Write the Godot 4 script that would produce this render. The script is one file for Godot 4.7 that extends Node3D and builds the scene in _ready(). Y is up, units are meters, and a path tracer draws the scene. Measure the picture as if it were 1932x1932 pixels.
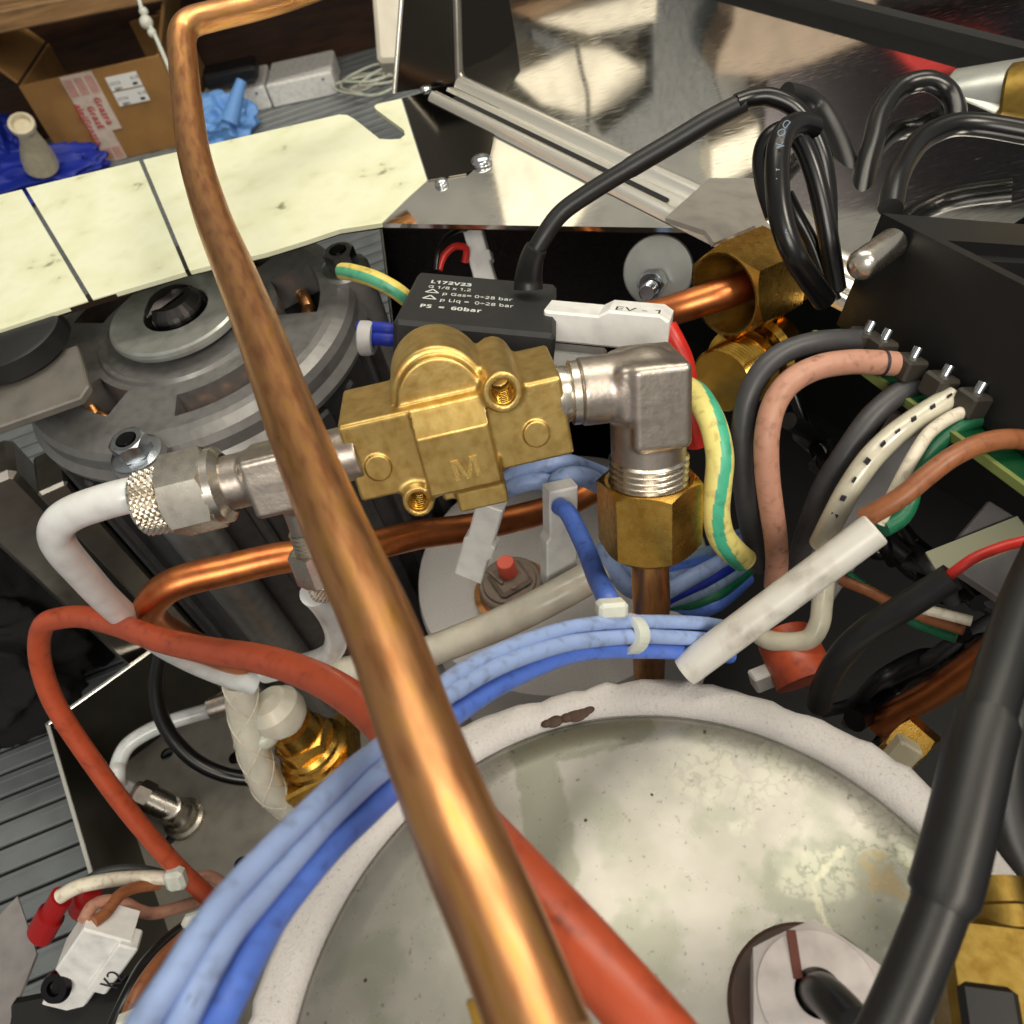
extends Node3D
# Inside of an opened coffee machine on a workbench. Units are metres, y is up.

const EYE := Vector3(0, 0.35, 0)
const FOV := 62.0
const HALF := 966.0
var cam_basis := Basis.from_euler(Vector3(deg_to_rad(-50.0), 0, deg_to_rad(-15.4)))
var focal := HALF / tan(deg_to_rad(FOV / 2.0))
var taken := {}
var M := {}
var rng := RandomNumberGenerator.new()

# ---------------------------------------------------------------- measuring
func ray(x: float, y: float) -> Vector3:
	return cam_basis * Vector3((x - HALF) / focal, (HALF - y) / focal, -1.0)

func P(x: float, y: float, d: float) -> Vector3:            # d in millimetres along the view axis
	return EYE + ray(x, y) * d * 0.001

func H(x: float, y: float, h: float) -> Vector3:            # on the level y = h
	var r := ray(x, y)
	return EYE + r * ((h - EYE.y) / r.y)

func zx(c: int, x: float) -> float:
	return [0.0, 638.9, 1229.2][c] + x * 0.363765

func Z(c: int, r: int, x: float, y: float, d: float) -> Vector3:
	return P(zx(c, x), zx(r, y), d)

func ZH(c: int, r: int, x: float, y: float, h: float) -> Vector3:
	return H(zx(c, x), zx(r, y), h)

func D(x: float, y: float, z: float) -> Vector3:
	return (cam_basis * Vector3(x, y, z)).normalized()

func trace(c: int, r: int, a: Array) -> PackedVector3Array:  # x, y, depth triples
	var out := PackedVector3Array()
	for i in range(0, a.size(), 3):
		out.append(Z(c, r, a[i], a[i + 1], a[i + 2]))
	return out

func tracev(a: Array) -> PackedVector3Array:
	var out := PackedVector3Array()
	for i in range(0, a.size(), 3):
		out.append(P(a[i], a[i + 1], a[i + 2]))
	return out

# ---------------------------------------------------------------- scene tree
func numbered(called: String) -> String:
	var n: int = taken.get(called, 0)
	taken[called] = n + 1
	return called if n == 0 else "%s_%03d" % [called, n]

func thing(called: String, label: String, category: String, at: Vector3, group := "") -> Node3D:
	var o := Node3D.new()
	o.name = numbered(called)
	add_child(o, true)
	o.position = at
	o.set_meta("label", label)
	o.set_meta("category", category)
	if group:
		o.set_meta("group", group)
	return o

func struct(o: Node3D, label := "") -> Node3D:
	o.set_meta("kind", "structure")
	if label:
		o.set_meta("label", label)
	return o

func obj(called: String, b: Shape, m: Material, parent: Node3D) -> MeshInstance3D:
	var o := MeshInstance3D.new()
	o.name = called
	var base := Vector3.ZERO
	var p: Node = parent
	while p is Node3D and p != self:
		base += (p as Node3D).position
		p = p.get_parent()
	o.mesh = b.mesh(base)
	o.material_override = m
	parent.add_child(o, true)
	return o

func single(called: String, label: String, category: String, b: Shape, m: Material, group := "") -> MeshInstance3D:
	var o := MeshInstance3D.new()
	o.name = numbered(called)
	var base: Vector3 = b.v[0] if b.v.size() else Vector3.ZERO
	o.mesh = b.mesh(base)
	o.material_override = m
	o.position = base
	add_child(o, true)
	o.set_meta("label", label)
	o.set_meta("category", category)
	if group:
		o.set_meta("group", group)
	return o

# ---------------------------------------------------------------- geometry
class Shape:
	var v := PackedVector3Array()
	var n := PackedVector3Array()
	var uv := PackedVector2Array()
	var col := PackedColorArray()
	var ix := PackedInt32Array()

	func add(p: Vector3, nn: Vector3, t := Vector2.ZERO, c := Color.WHITE) -> int:
		v.append(p)
		n.append(nn)
		uv.append(t)
		col.append(c)
		return v.size() - 1

	func tri(a: int, b: int, c: int) -> void:
		ix.append_array(PackedInt32Array([a, b, c]))

	func face(pts: Array, c := Color.WHITE) -> void:         # flat polygon fan
		var nn := Vector3.ZERO
		for i in pts.size():
			nn += (pts[i] as Vector3).cross(pts[(i + 1) % pts.size()])
		nn = nn.normalized()
		var base := v.size()
		for p in pts:
			add(p, nn, Vector2.ZERO, c)
		for i in range(1, pts.size() - 1):
			tri(base, base + i, base + i + 1)

	func facen(pts: Array, nn: Vector3) -> void:
		var base := v.size()
		for p in pts:
			add(p, nn)
		for i in range(1, pts.size() - 1):
			tri(base, base + i, base + i + 1)

	func join(o: Shape) -> void:
		var base := v.size()
		v.append_array(o.v)
		n.append_array(o.n)
		uv.append_array(o.uv)
		col.append_array(o.col)
		for i in o.ix:
			ix.append(i + base)

	func mesh(base: Vector3) -> ArrayMesh:
		var w := PackedVector3Array()
		w.resize(v.size())
		for i in v.size():
			w[i] = v[i] - base
		for i in range(0, ix.size(), 3):                     # front faces run clockwise
			var a := ix[i]
			var b := ix[i + 1]
			var c := ix[i + 2]
			var g := (v[c] - v[a]).cross(v[b] - v[a])
			if g.dot(n[a] + n[b] + n[c]) < 0.0:
				ix[i + 1] = c
				ix[i + 2] = b
		var arr := []
		arr.resize(Mesh.ARRAY_MAX)
		arr[Mesh.ARRAY_VERTEX] = w
		arr[Mesh.ARRAY_NORMAL] = n
		arr[Mesh.ARRAY_TEX_UV] = uv
		arr[Mesh.ARRAY_COLOR] = col
		arr[Mesh.ARRAY_INDEX] = ix
		var m := ArrayMesh.new()
		m.add_surface_from_arrays(Mesh.PRIMITIVE_TRIANGLES, arr)
		return m

func smooth(pts: PackedVector3Array, steps := 8) -> PackedVector3Array:
	var out := PackedVector3Array()
	for i in pts.size() - 1:
		var a := pts[maxi(i - 1, 0)]
		var b := pts[i]
		var c := pts[i + 1]
		var d := pts[mini(i + 2, pts.size() - 1)]
		for k in steps:
			var t := float(k) / steps
			out.append(0.5 * ((2.0 * b) + (c - a) * t + (2.0 * a - 5.0 * b + 4.0 * c - d) * t * t + (3.0 * b - a - 3.0 * c + d) * t * t * t))
	out.append(pts[-1])
	return out

# a pipe along raw points; rad is a number or a Callable(s from 0 to 1); tint is a Callable(angle, metres) or null; flat squashes it towards the frame's up
func tube(b: Shape, raw: PackedVector3Array, rad, sides := 18, cap := true, steps := 8, tint = null, flat := 1.0, hint := Vector3(0.3, 1, 0.2)) -> void:
	var pts := smooth(raw, steps) if steps > 1 else raw
	var count := pts.size()
	var total := 0.0
	for i in count - 1:
		total += pts[i].distance_to(pts[i + 1])
	var t0 := (pts[1] - pts[0]).normalized()
	var up := (hint - t0 * hint.dot(t0)).normalized()
	var run := 0.0
	var base := b.v.size()
	for i in count:
		var t := (pts[mini(i + 1, count - 1)] - pts[maxi(i - 1, 0)]).normalized()
		up = (up - t * up.dot(t)).normalized()
		var side := t.cross(up)
		if i > 0:
			run += pts[i].distance_to(pts[i - 1])
		var r: float = rad.call(run / total) if rad is Callable else rad
		for k in sides + 1:
			var a := TAU * k / sides
			var dir := up * cos(a) * flat + side * sin(a)
			var nn := (up * cos(a) / flat + side * sin(a)).normalized()
			b.add(pts[i] + dir * r, nn, Vector2(float(k) / sides, run), tint.call(a, run) if tint != null else Color.WHITE)
		if i > 0:
			var q := base + i * (sides + 1)
			for k in sides:
				b.tri(q + k, q + k + 1, q + k - sides)
				b.tri(q + k, q + k - sides, q + k - sides - 1)
	if cap:
		for e in [0, count - 1]:
			var out := (pts[0] - pts[1]).normalized() if e == 0 else (pts[-1] - pts[-2]).normalized()
			var c := b.add(pts[e], out, Vector2.ZERO, b.col[base + e * (sides + 1)])
			var first := b.v.size()
			for k in sides + 1:
				b.add(b.v[base + e * (sides + 1) + k], out, Vector2.ZERO, b.col[base + e * (sides + 1) + k])
			for k in sides:
				b.tri(c, first + k, first + k + 1)

# a turned body: profile of (radius, height along axis)
func lathe(b: Shape, o: Vector3, axis: Vector3, prof: Array, seg := 32, sharp := 32.0) -> void:
	var z := axis.normalized()
	var x := z.cross(Vector3(0.31, 0.2, 0.93)).normalized()
	var y := z.cross(x)
	var segn := []
	for i in prof.size() - 1:
		var e: Vector2 = prof[i + 1] - prof[i]
		segn.append(Vector2(e.y, -e.x).normalized())
	for i in prof.size() - 1:
		var na: Vector2 = segn[i]
		var nb: Vector2 = segn[i]
		if i > 0 and rad_to_deg(absf((segn[i - 1] as Vector2).angle_to(segn[i]))) < sharp:
			na = (segn[i - 1] + segn[i]).normalized()
		if i < prof.size() - 2 and rad_to_deg(absf((segn[i + 1] as Vector2).angle_to(segn[i]))) < sharp:
			nb = (segn[i + 1] + segn[i]).normalized()
		var base := b.v.size()
		for k in seg + 1:
			var a := TAU * k / seg
			var dir := x * cos(a) + y * sin(a)
			var p: Vector2 = prof[i]
			var q: Vector2 = prof[i + 1]
			b.add(o + dir * p.x + z * p.y, (dir * na.x + z * na.y).normalized(), Vector2(float(k) / seg, p.y))
			b.add(o + dir * q.x + z * q.y, (dir * nb.x + z * nb.y).normalized(), Vector2(float(k) / seg, q.y))
		for k in seg:
			var s := base + k * 2
			b.tri(s, s + 1, s + 3)
			b.tri(s, s + 3, s + 2)

func frame(o: Vector3, x: Vector3, y: Vector3) -> Transform3D:
	var xx := x.normalized()
	var z := xx.cross(y).normalized()
	return Transform3D(Basis(xx, z.cross(xx), z), o)

func axial(o: Vector3, axis: Vector3, hint := Vector3(0.31, 0.2, 0.93)) -> Transform3D:
	var z := axis.normalized()
	var x := (hint - z * hint.dot(z)).normalized()
	return Transform3D(Basis(x, z.cross(x), z), o)

func inset(poly: PackedVector2Array, by: float) -> PackedVector2Array:
	var area := 0.0
	for i in poly.size():
		area += poly[i].cross(poly[(i + 1) % poly.size()])
	var s := signf(area)
	var out := PackedVector2Array()
	for i in poly.size():
		var a := (poly[i] - poly[i - 1]).normalized()
		var c := (poly[(i + 1) % poly.size()] - poly[i]).normalized()
		var na := Vector2(-a.y, a.x) * s
		var nc := Vector2(-c.y, c.x) * s
		var m := (na + nc).normalized()
		out.append(poly[i] + m * by / maxf(m.dot(na), 0.35))
	return out

# an outline pushed from z = 0 to z = h in the frame xf, with chamfered rims
func prism(b: Shape, poly: PackedVector2Array, xf: Transform3D, h: float, bev := 0.0, tint := Color.WHITE) -> void:
	var small := inset(poly, bev) if bev > 0.0 else poly
	var rings := [[small, 0.0], [poly, bev], [poly, h - bev], [small, h]] if bev > 0.0 else [[poly, 0.0], [poly, h]]
	for r in rings.size() - 1:
		for i in poly.size():
			var j := (i + 1) % poly.size()
			var a: Vector2 = rings[r][0][i]
			var c: Vector2 = rings[r][0][j]
			var d: Vector2 = rings[r + 1][0][j]
			var e: Vector2 = rings[r + 1][0][i]
			var pts := [xf * Vector3(a.x, a.y, rings[r][1]), xf * Vector3(c.x, c.y, rings[r][1]), xf * Vector3(d.x, d.y, rings[r + 1][1]), xf * Vector3(e.x, e.y, rings[r + 1][1])]
			var nn: Vector3 = (pts[1] - pts[0]).cross(pts[3] - pts[0]).normalized()
			var cen := Vector2.ZERO
			for q in poly:
				cen += q / poly.size()
			var edge := c - a
			var o2 := Vector2(edge.y, -edge.x)
			var area := 0.0
			for k in poly.size():
				area += poly[k].cross(poly[(k + 1) % poly.size()])
			var outw := xf.basis * Vector3(o2.x, o2.y, 0) * signf(area)
			if nn.dot(outw) < 0.0:
				nn = -nn
			var base := b.v.size()
			for p in pts:
				b.add(p, nn, Vector2.ZERO, tint)
			b.tri(base, base + 1, base + 2)
			b.tri(base, base + 2, base + 3)
	var tris := Geometry2D.triangulate_polygon(small)
	for side in 2:
		var zz := xf.basis.z.normalized() * (1.0 if side else -1.0)
		var base := b.v.size()
		for q in small:
			b.add(xf * Vector3(q.x, q.y, h * side), zz, q, tint)
		for k in range(0, tris.size(), 3):
			b.tri(base + tris[k], base + tris[k + 1], base + tris[k + 2])

func rect(w: float, h: float, r := 0.0, k := 3) -> PackedVector2Array:   # centred, rounded corners
	var out := PackedVector2Array()
	if r <= 0.0:
		return PackedVector2Array([Vector2(-w, -h) / 2, Vector2(w, -h) / 2, Vector2(w, h) / 2, Vector2(-w, h) / 2])
	for c in 4:
		var m := Vector2([1, -1, -1, 1][c] * (w / 2 - r), [1, 1, -1, -1][c] * (h / 2 - r))
		for i in k + 1:
			var a := PI / 2 * (c + float(i) / k)
			out.append(m + Vector2(cos(a), sin(a)) * r)
	return out

func box(b: Shape, xf: Transform3D, size: Vector3, bev := 0.0, tint := Color.WHITE) -> void:   # centred on xf
	prism(b, rect(size.x, size.y, bev, 1), xf * Transform3D(Basis(), Vector3(0, 0, -size.z / 2)), size.z, bev, tint)

func hexagon(af: float, twist := 0.0) -> PackedVector2Array:
	var out := PackedVector2Array()
	for i in 6:
		out.append(Vector2.from_angle(TAU * (i + 0.5) / 6 + twist) * af / sqrt(3.0))
	return out

# a hexagon nut with a bored, coned face: base at o, growing along axis
func nut(b: Shape, o: Vector3, axis: Vector3, af: float, h: float, bore := 0.0, twist := 0.0, hint := Vector3(0.31, 0.2, 0.93)) -> void:
	var xf := axial(o, axis, hint)
	var rr := af / 2.0
	var cc := af / sqrt(3.0)
	var drop := (cc - rr) * 0.62
	var per := 8
	for side in 2:                                          # coned ends and hexagon flanks whose rims follow the cone
		var z0 := h if side else 0.0
		var sg := 1.0 if side else -1.0
		var base := b.v.size()
		for k in 6 * per + 1:
			var a := twist + TAU * k / (6 * per)
			var loc := fposmod(a - twist, TAU / 6) - TAU / 12
			var hr := rr / cos(loc)
			var fall := drop * (hr - rr) / (cc - rr)
			var dir := xf.basis * Vector3(cos(a), sin(a), 0)
			var coned := (xf.basis.z * sg + dir * 0.5).normalized()
			b.add(xf * Vector3(cos(a) * bore, sin(a) * bore, z0), xf.basis.z * sg)
			b.add(xf * Vector3(cos(a) * rr * 0.96, sin(a) * rr * 0.96, z0), xf.basis.z * sg)
			b.add(xf * Vector3(cos(a) * rr * 0.96, sin(a) * rr * 0.96, z0), coned)
			b.add(xf * Vector3(cos(a) * hr, sin(a) * hr, z0 - sg * fall), coned)
		for k in 6 * per:
			var s := base + k * 4
			for q in [0, 2]:
				b.tri(s + q, s + q + 1, s + q + 5)
				b.tri(s + q, s + q + 5, s + q + 4)
	for f in 6:
		var am := twist + TAU * (f + 0.5) / 6
		var fn := xf.basis * Vector3(cos(am), sin(am), 0)
		var base := b.v.size()
		for k in per + 1:
			var loc := TAU / 6 * (float(k) / per - 0.5)
			var hr := rr / cos(loc)
			var fall := drop * (hr - rr) / (cc - rr)
			var a := am + loc
			var soft := (fn + (xf.basis * Vector3(cos(a), sin(a), 0)) * 0.10).normalized()
			b.add(xf * Vector3(cos(a) * hr, sin(a) * hr, fall), soft)
			b.add(xf * Vector3(cos(a) * hr, sin(a) * hr, h - fall), soft)
		for k in per:
			var s := base + k * 2
			b.tri(s, s + 1, s + 3)
			b.tri(s, s + 3, s + 2)
	if bore > 0.0:
		lathe_in(b, o, axis, bore, h)

func lathe_in(b: Shape, o: Vector3, axis: Vector3, r: float, h: float) -> void:   # the wall of a bore
	var xf := axial(o, axis)
	var base := b.v.size()
	for k in 33:
		var a := TAU * k / 32
		var dir := xf.basis * Vector3(cos(a), sin(a), 0)
		b.add(o + dir * r, -dir)
		b.add(o + dir * r + xf.basis.z * h, -dir)
	for k in 32:
		var s := base + k * 2
		b.tri(s, s + 1, s + 3)
		b.tri(s, s + 3, s + 2)

func screw_thread(b: Shape, o: Vector3, axis: Vector3, r: float, length: float, pitch: float, seg := 36) -> void:
	var prof := [Vector2(0, 0), Vector2(r * 0.9, 0)]
	var turns := int(length / pitch)
	for i in turns:
		prof.append(Vector2(r - pitch * 0.55, pitch * (i + 0.08)))
		prof.append(Vector2(r, pitch * (i + 0.45)))
		prof.append(Vector2(r, pitch * (i + 0.58)))
	prof.append(Vector2(r - pitch * 0.5, pitch * turns))
	prof.append(Vector2(r - pitch * 0.5, length))
	prof.append(Vector2(0, length))
	lathe(b, o, axis, prof, seg, 25.0)

# a sleeve of small pyramids
func knurl(b: Shape, o: Vector3, axis: Vector3, r: float, length: float, around := 30, rows := 7, high := 0.0006, taper := 0.0) -> void:
	var xf := axial(o, axis)
	lathe(b, o, axis, [Vector2(0, 0), Vector2(r - high, 0), Vector2(r - high - taper, length), Vector2(0, length)], 32)
	for i in rows * 2 - 1:
		for k in around:
			var ca := TAU * (k + 0.5 * (i % 2)) / around
			var cz := length * (i + 1.0) / (rows * 2.0)
			var rr := r - taper * cz / length
			var top := xf * Vector3(cos(ca) * rr, sin(ca) * rr, cz)
			var ring := []
			for q in 4:
				var a: float = ca + [1.0, 0.0, -1.0, 0.0][q] * 0.5 * TAU / around
				var z: float = cz + [0.0, 1.0, 0.0, -1.0][q] * length / (rows * 2.0)
				ring.append(xf * Vector3(cos(a) * (rr - high), sin(a) * (rr - high), z))
			for q in 4:
				var tr := [top, ring[q], ring[(q + 1) % 4]]
				var nn: Vector3 = (tr[1] - tr[0]).cross(tr[2] - tr[0]).normalized()
				if nn.dot(xf.basis * Vector3(cos(ca), sin(ca), 0)) < 0:
					nn = -nn
				b.facen(tr, nn)

func ball(b: Shape, xf: Transform3D, size: Vector3, seg := 20) -> void:    # an ellipsoid of half sizes
	var base := b.v.size()
	for i in seg / 2 + 1:
		var t := PI * i / (seg / 2)
		for k in seg + 1:
			var a := TAU * k / seg
			var u := Vector3(sin(t) * cos(a), cos(t), sin(t) * sin(a))
			b.add(xf * (u * size), (xf.basis * (u / size)).normalized())
	for i in seg / 2:
		for k in seg:
			var s := base + i * (seg + 1) + k
			b.tri(s, s + 1, s + seg + 2)
			b.tri(s, s + seg + 2, s + seg + 1)

# a bent sheet with thickness over a grid of points
func sheet(b: Shape, grid: Array, thick: float) -> void:
	var rows := grid.size()
	var cols: int = grid[0].size()
	var nor := []
	for i in rows:
		var line := []
		for k in cols:
			var du: Vector3 = grid[i][mini(k + 1, cols - 1)] - grid[i][maxi(k - 1, 0)]
			var dv: Vector3 = grid[mini(i + 1, rows - 1)][k] - grid[maxi(i - 1, 0)][k]
			line.append(du.cross(dv).normalized())
		nor.append(line)
	for side in 2:
		var base := b.v.size()
		var s := 1.0 if side else -1.0
		for i in rows:
			for k in cols:
				b.add(grid[i][k] + nor[i][k] * s * thick / 2, nor[i][k] * s, Vector2(float(k) / (cols - 1), float(i) / (rows - 1)))
		for i in rows - 1:
			for k in cols - 1:
				var q := base + i * cols + k
				b.tri(q, q + 1, q + cols + 1)
				b.tri(q, q + cols + 1, q + cols)
	var rim := []
	for k in cols:
		rim.append([0, k])
	for i in range(1, rows):
		rim.append([i, cols - 1])
	for k in range(cols - 2, -1, -1):
		rim.append([rows - 1, k])
	for i in range(rows - 2, 0, -1):
		rim.append([i, 0])
	var mid: Vector3 = grid[rows / 2][cols / 2]
	for j in rim.size():
		var p: Array = rim[j]
		var q: Array = rim[(j + 1) % rim.size()]
		var pp: Vector3 = grid[p[0]][p[1]]
		var qq: Vector3 = grid[q[0]][q[1]]
		var np: Vector3 = nor[p[0]][p[1]] * thick / 2
		var nq: Vector3 = nor[q[0]][q[1]] * thick / 2
		var nn := (qq - pp).cross(np).normalized()
		if nn.dot(pp - mid) < 0:
			nn = -nn
		b.facen([pp - np, qq - nq, qq + nq, pp + np], nn)

# meshes the zero level of a distance field given in the local millimetres of xf (surface nets)
func carve(b: Shape, xf: Transform3D, lo: Vector3, hi: Vector3, cell: float, f: Callable) -> void:
	var nx := int(ceil((hi.x - lo.x) / cell)) + 1
	var ny := int(ceil((hi.y - lo.y) / cell)) + 1
	var nz := int(ceil((hi.z - lo.z) / cell)) + 1
	var val := PackedFloat32Array()
	val.resize(nx * ny * nz)
	val.fill(9.0)
	var step := 4
	var reach := cell * step * 0.9 + cell
	for bz in range(0, nz, step):
		for by in range(0, ny, step):
			for bx in range(0, nx, step):
				var mid := lo + Vector3(bx + 2, by + 2, bz + 2) * cell
				var d: float = f.call(mid)
				var near := absf(d) < reach * 1.5
				for z in range(bz, mini(bz + step, nz)):
					for y in range(by, mini(by + step, ny)):
						for x in range(bx, mini(bx + step, nx)):
							val[(z * ny + y) * nx + x] = f.call(lo + Vector3(x, y, z) * cell) if near else d
	var at := {}
	var corner := [Vector3i(0, 0, 0), Vector3i(1, 0, 0), Vector3i(0, 1, 0), Vector3i(1, 1, 0), Vector3i(0, 0, 1), Vector3i(1, 0, 1), Vector3i(0, 1, 1), Vector3i(1, 1, 1)]
	var edges := [[0, 1], [2, 3], [4, 5], [6, 7], [0, 2], [1, 3], [4, 6], [5, 7], [0, 4], [1, 5], [2, 6], [3, 7]]
	for z in nz - 1:
		for y in ny - 1:
			for x in nx - 1:
				var i0 := (z * ny + y) * nx + x
				var mask := 0
				var g := PackedFloat32Array()
				g.resize(8)
				for c in 8:
					var o: Vector3i = corner[c]
					g[c] = val[i0 + (o.z * ny + o.y) * nx + o.x]
					if g[c] < 0.0:
						mask |= 1 << c
				if mask == 0 or mask == 255:
					continue
				var sum := Vector3.ZERO
				var hits := 0
				for e in edges:
					var ga := g[e[0]]
					var gb := g[e[1]]
					if (ga < 0.0) != (gb < 0.0):
						sum += Vector3(corner[e[0]]).lerp(Vector3(corner[e[1]]), ga / (ga - gb))
						hits += 1
				var p := lo + (Vector3(x, y, z) + sum / hits) * cell
				var h := cell * 0.5
				var nn := Vector3(f.call(p + Vector3(h, 0, 0)) - f.call(p - Vector3(h, 0, 0)), f.call(p + Vector3(0, h, 0)) - f.call(p - Vector3(0, h, 0)), f.call(p + Vector3(0, 0, h)) - f.call(p - Vector3(0, 0, h))).normalized()
				at[i0] = b.add(xf * p, (xf.basis * nn).normalized())
	for i0 in at:
		var x: int = i0 % nx
		var y: int = (i0 / nx) % ny
		var z: int = i0 / (nx * ny)
		var here := val[i0] < 0.0
		if x < nx - 1 and y > 0 and z > 0 and here != (val[i0 + 1] < 0.0):
			net(b, at, i0, i0 - nx, i0 - nx - nx * ny, i0 - nx * ny)
		if y < ny - 1 and x > 0 and z > 0 and here != (val[i0 + nx] < 0.0):
			net(b, at, i0, i0 - 1, i0 - 1 - nx * ny, i0 - nx * ny)
		if z < nz - 1 and x > 0 and y > 0 and here != (val[i0 + nx * ny] < 0.0):
			net(b, at, i0, i0 - 1, i0 - 1 - nx, i0 - nx)

func net(b: Shape, at: Dictionary, p: int, q: int, r: int, s: int) -> void:
	if at.has(p) and at.has(q) and at.has(r) and at.has(s):
		b.tri(at[p], at[q], at[r])
		b.tri(at[p], at[r], at[s])

func s_box(p: Vector3, c: Vector3, h: Vector3, r := 0.0) -> float:
	var q := (p - c).abs() - h + Vector3(r, r, r)
	return q.max(Vector3.ZERO).length() + minf(maxf(q.x, maxf(q.y, q.z)), 0.0) - r

func s_rod(p: Vector3, a: Vector3, c: Vector3, r: float, soft := 0.3) -> float:   # a flat-ended cylinder
	var ax := c - a
	var l := ax.length()
	ax /= l
	var t := (p - a).dot(ax)
	var d := Vector2((p - a - ax * t).length() - r + soft, absf(t - l / 2) - l / 2 + soft)
	return Vector2(maxf(d.x, 0), maxf(d.y, 0)).length() + minf(maxf(d.x, d.y), 0) - soft

func s_join(a: float, c: float, k: float) -> float:
	var h := maxf(k - absf(a - c), 0.0) / k
	return minf(a, c) - h * h * k * 0.25

func s_cut(a: float, c: float, k: float) -> float:
	return -s_join(-a, c, k)

func lettering(called: String, words: String, high: float, xf: Transform3D, m: Material, parent: Node3D, deep := 0.00006, align := HORIZONTAL_ALIGNMENT_LEFT, wide := 1.0, bold := false) -> MeshInstance3D:
	var t := TextMesh.new()
	var f := SystemFont.new()
	f.font_names = PackedStringArray(["Droid Sans"])
	if bold:
		f.font_weight = 700
	t.font = f
	t.font_size = 64
	t.text = words
	t.pixel_size = 0.001
	var k := high / 0.046
	t.depth = deep / k
	t.curve_step = 2.0
	t.horizontal_alignment = align
	var o := MeshInstance3D.new()
	o.name = called
	o.mesh = t
	o.material_override = m
	var base := Vector3.ZERO
	var p: Node = parent
	while p is Node3D and p != self:
		base += (p as Node3D).position
		p = p.get_parent()
	o.transform = Transform3D(xf.basis * Basis.from_scale(Vector3(wide, 1, 1) * k), xf.origin - base)
	parent.add_child(o, true)
	return o

# ---------------------------------------------------------------- materials
func noise(freq: float, octaves := 4, kind := FastNoiseLite.TYPE_SIMPLEX_SMOOTH, ramp: Array = [], seed_ := 1, size := 512, cell_return := -1) -> NoiseTexture2D:
	var n := FastNoiseLite.new()
	n.noise_type = kind
	n.frequency = freq
	n.fractal_octaves = octaves
	n.seed = seed_
	if cell_return >= 0:
		n.cellular_return_type = cell_return
	var t := NoiseTexture2D.new()
	t.noise = n
	t.width = size
	t.height = size
	t.seamless = true
	if ramp.size():
		var g := Gradient.new()
		g.offsets = PackedFloat32Array(ramp.map(func(e): return e[0]))
		g.colors = PackedColorArray(ramp.map(func(e): return e[1]))
		t.color_ramp = g
	return t

func grey(a: float) -> Color:
	return Color(a, a, a)

func mat(called: String, c: Color, rough: float, metal := 0.0, o := {}) -> StandardMaterial3D:
	var m := StandardMaterial3D.new()
	m.resource_name = called
	m.albedo_color = c
	m.roughness = rough
	m.metallic = metal
	m.cull_mode = BaseMaterial3D.CULL_DISABLED
	m.uv1_triplanar = not o.has("uv")
	m.uv1_scale = o.get("scale", Vector3.ONE * 40.0)
	if o.has("spec"):
		m.metallic_specular = o.spec
	if o.has("tint"):
		m.albedo_texture = o.tint
	if o.has("smudge"):
		m.roughness_texture = o.smudge
	if o.has("bump"):
		m.heightmap_enabled = true
		m.heightmap_texture = o.bump
		m.heightmap_scale = o.high
	if o.has("coat"):
		m.clearcoat_enabled = true
		m.clearcoat = o.coat
		m.clearcoat_roughness = o.get("coat_rough", 0.15)
	if o.has("sss"):
		m.subsurf_scatter_enabled = true
		m.subsurf_scatter_strength = o.sss
	if o.get("tinted", false):
		m.vertex_color_use_as_albedo = true
	if o.has("alpha"):
		m.transparency = BaseMaterial3D.TRANSPARENCY_ALPHA
		m.albedo_color.a = o.alpha
	if o.has("backlight"):
		m.backlight_enabled = true
		m.backlight = o.backlight
	M[called] = m
	return m

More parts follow.
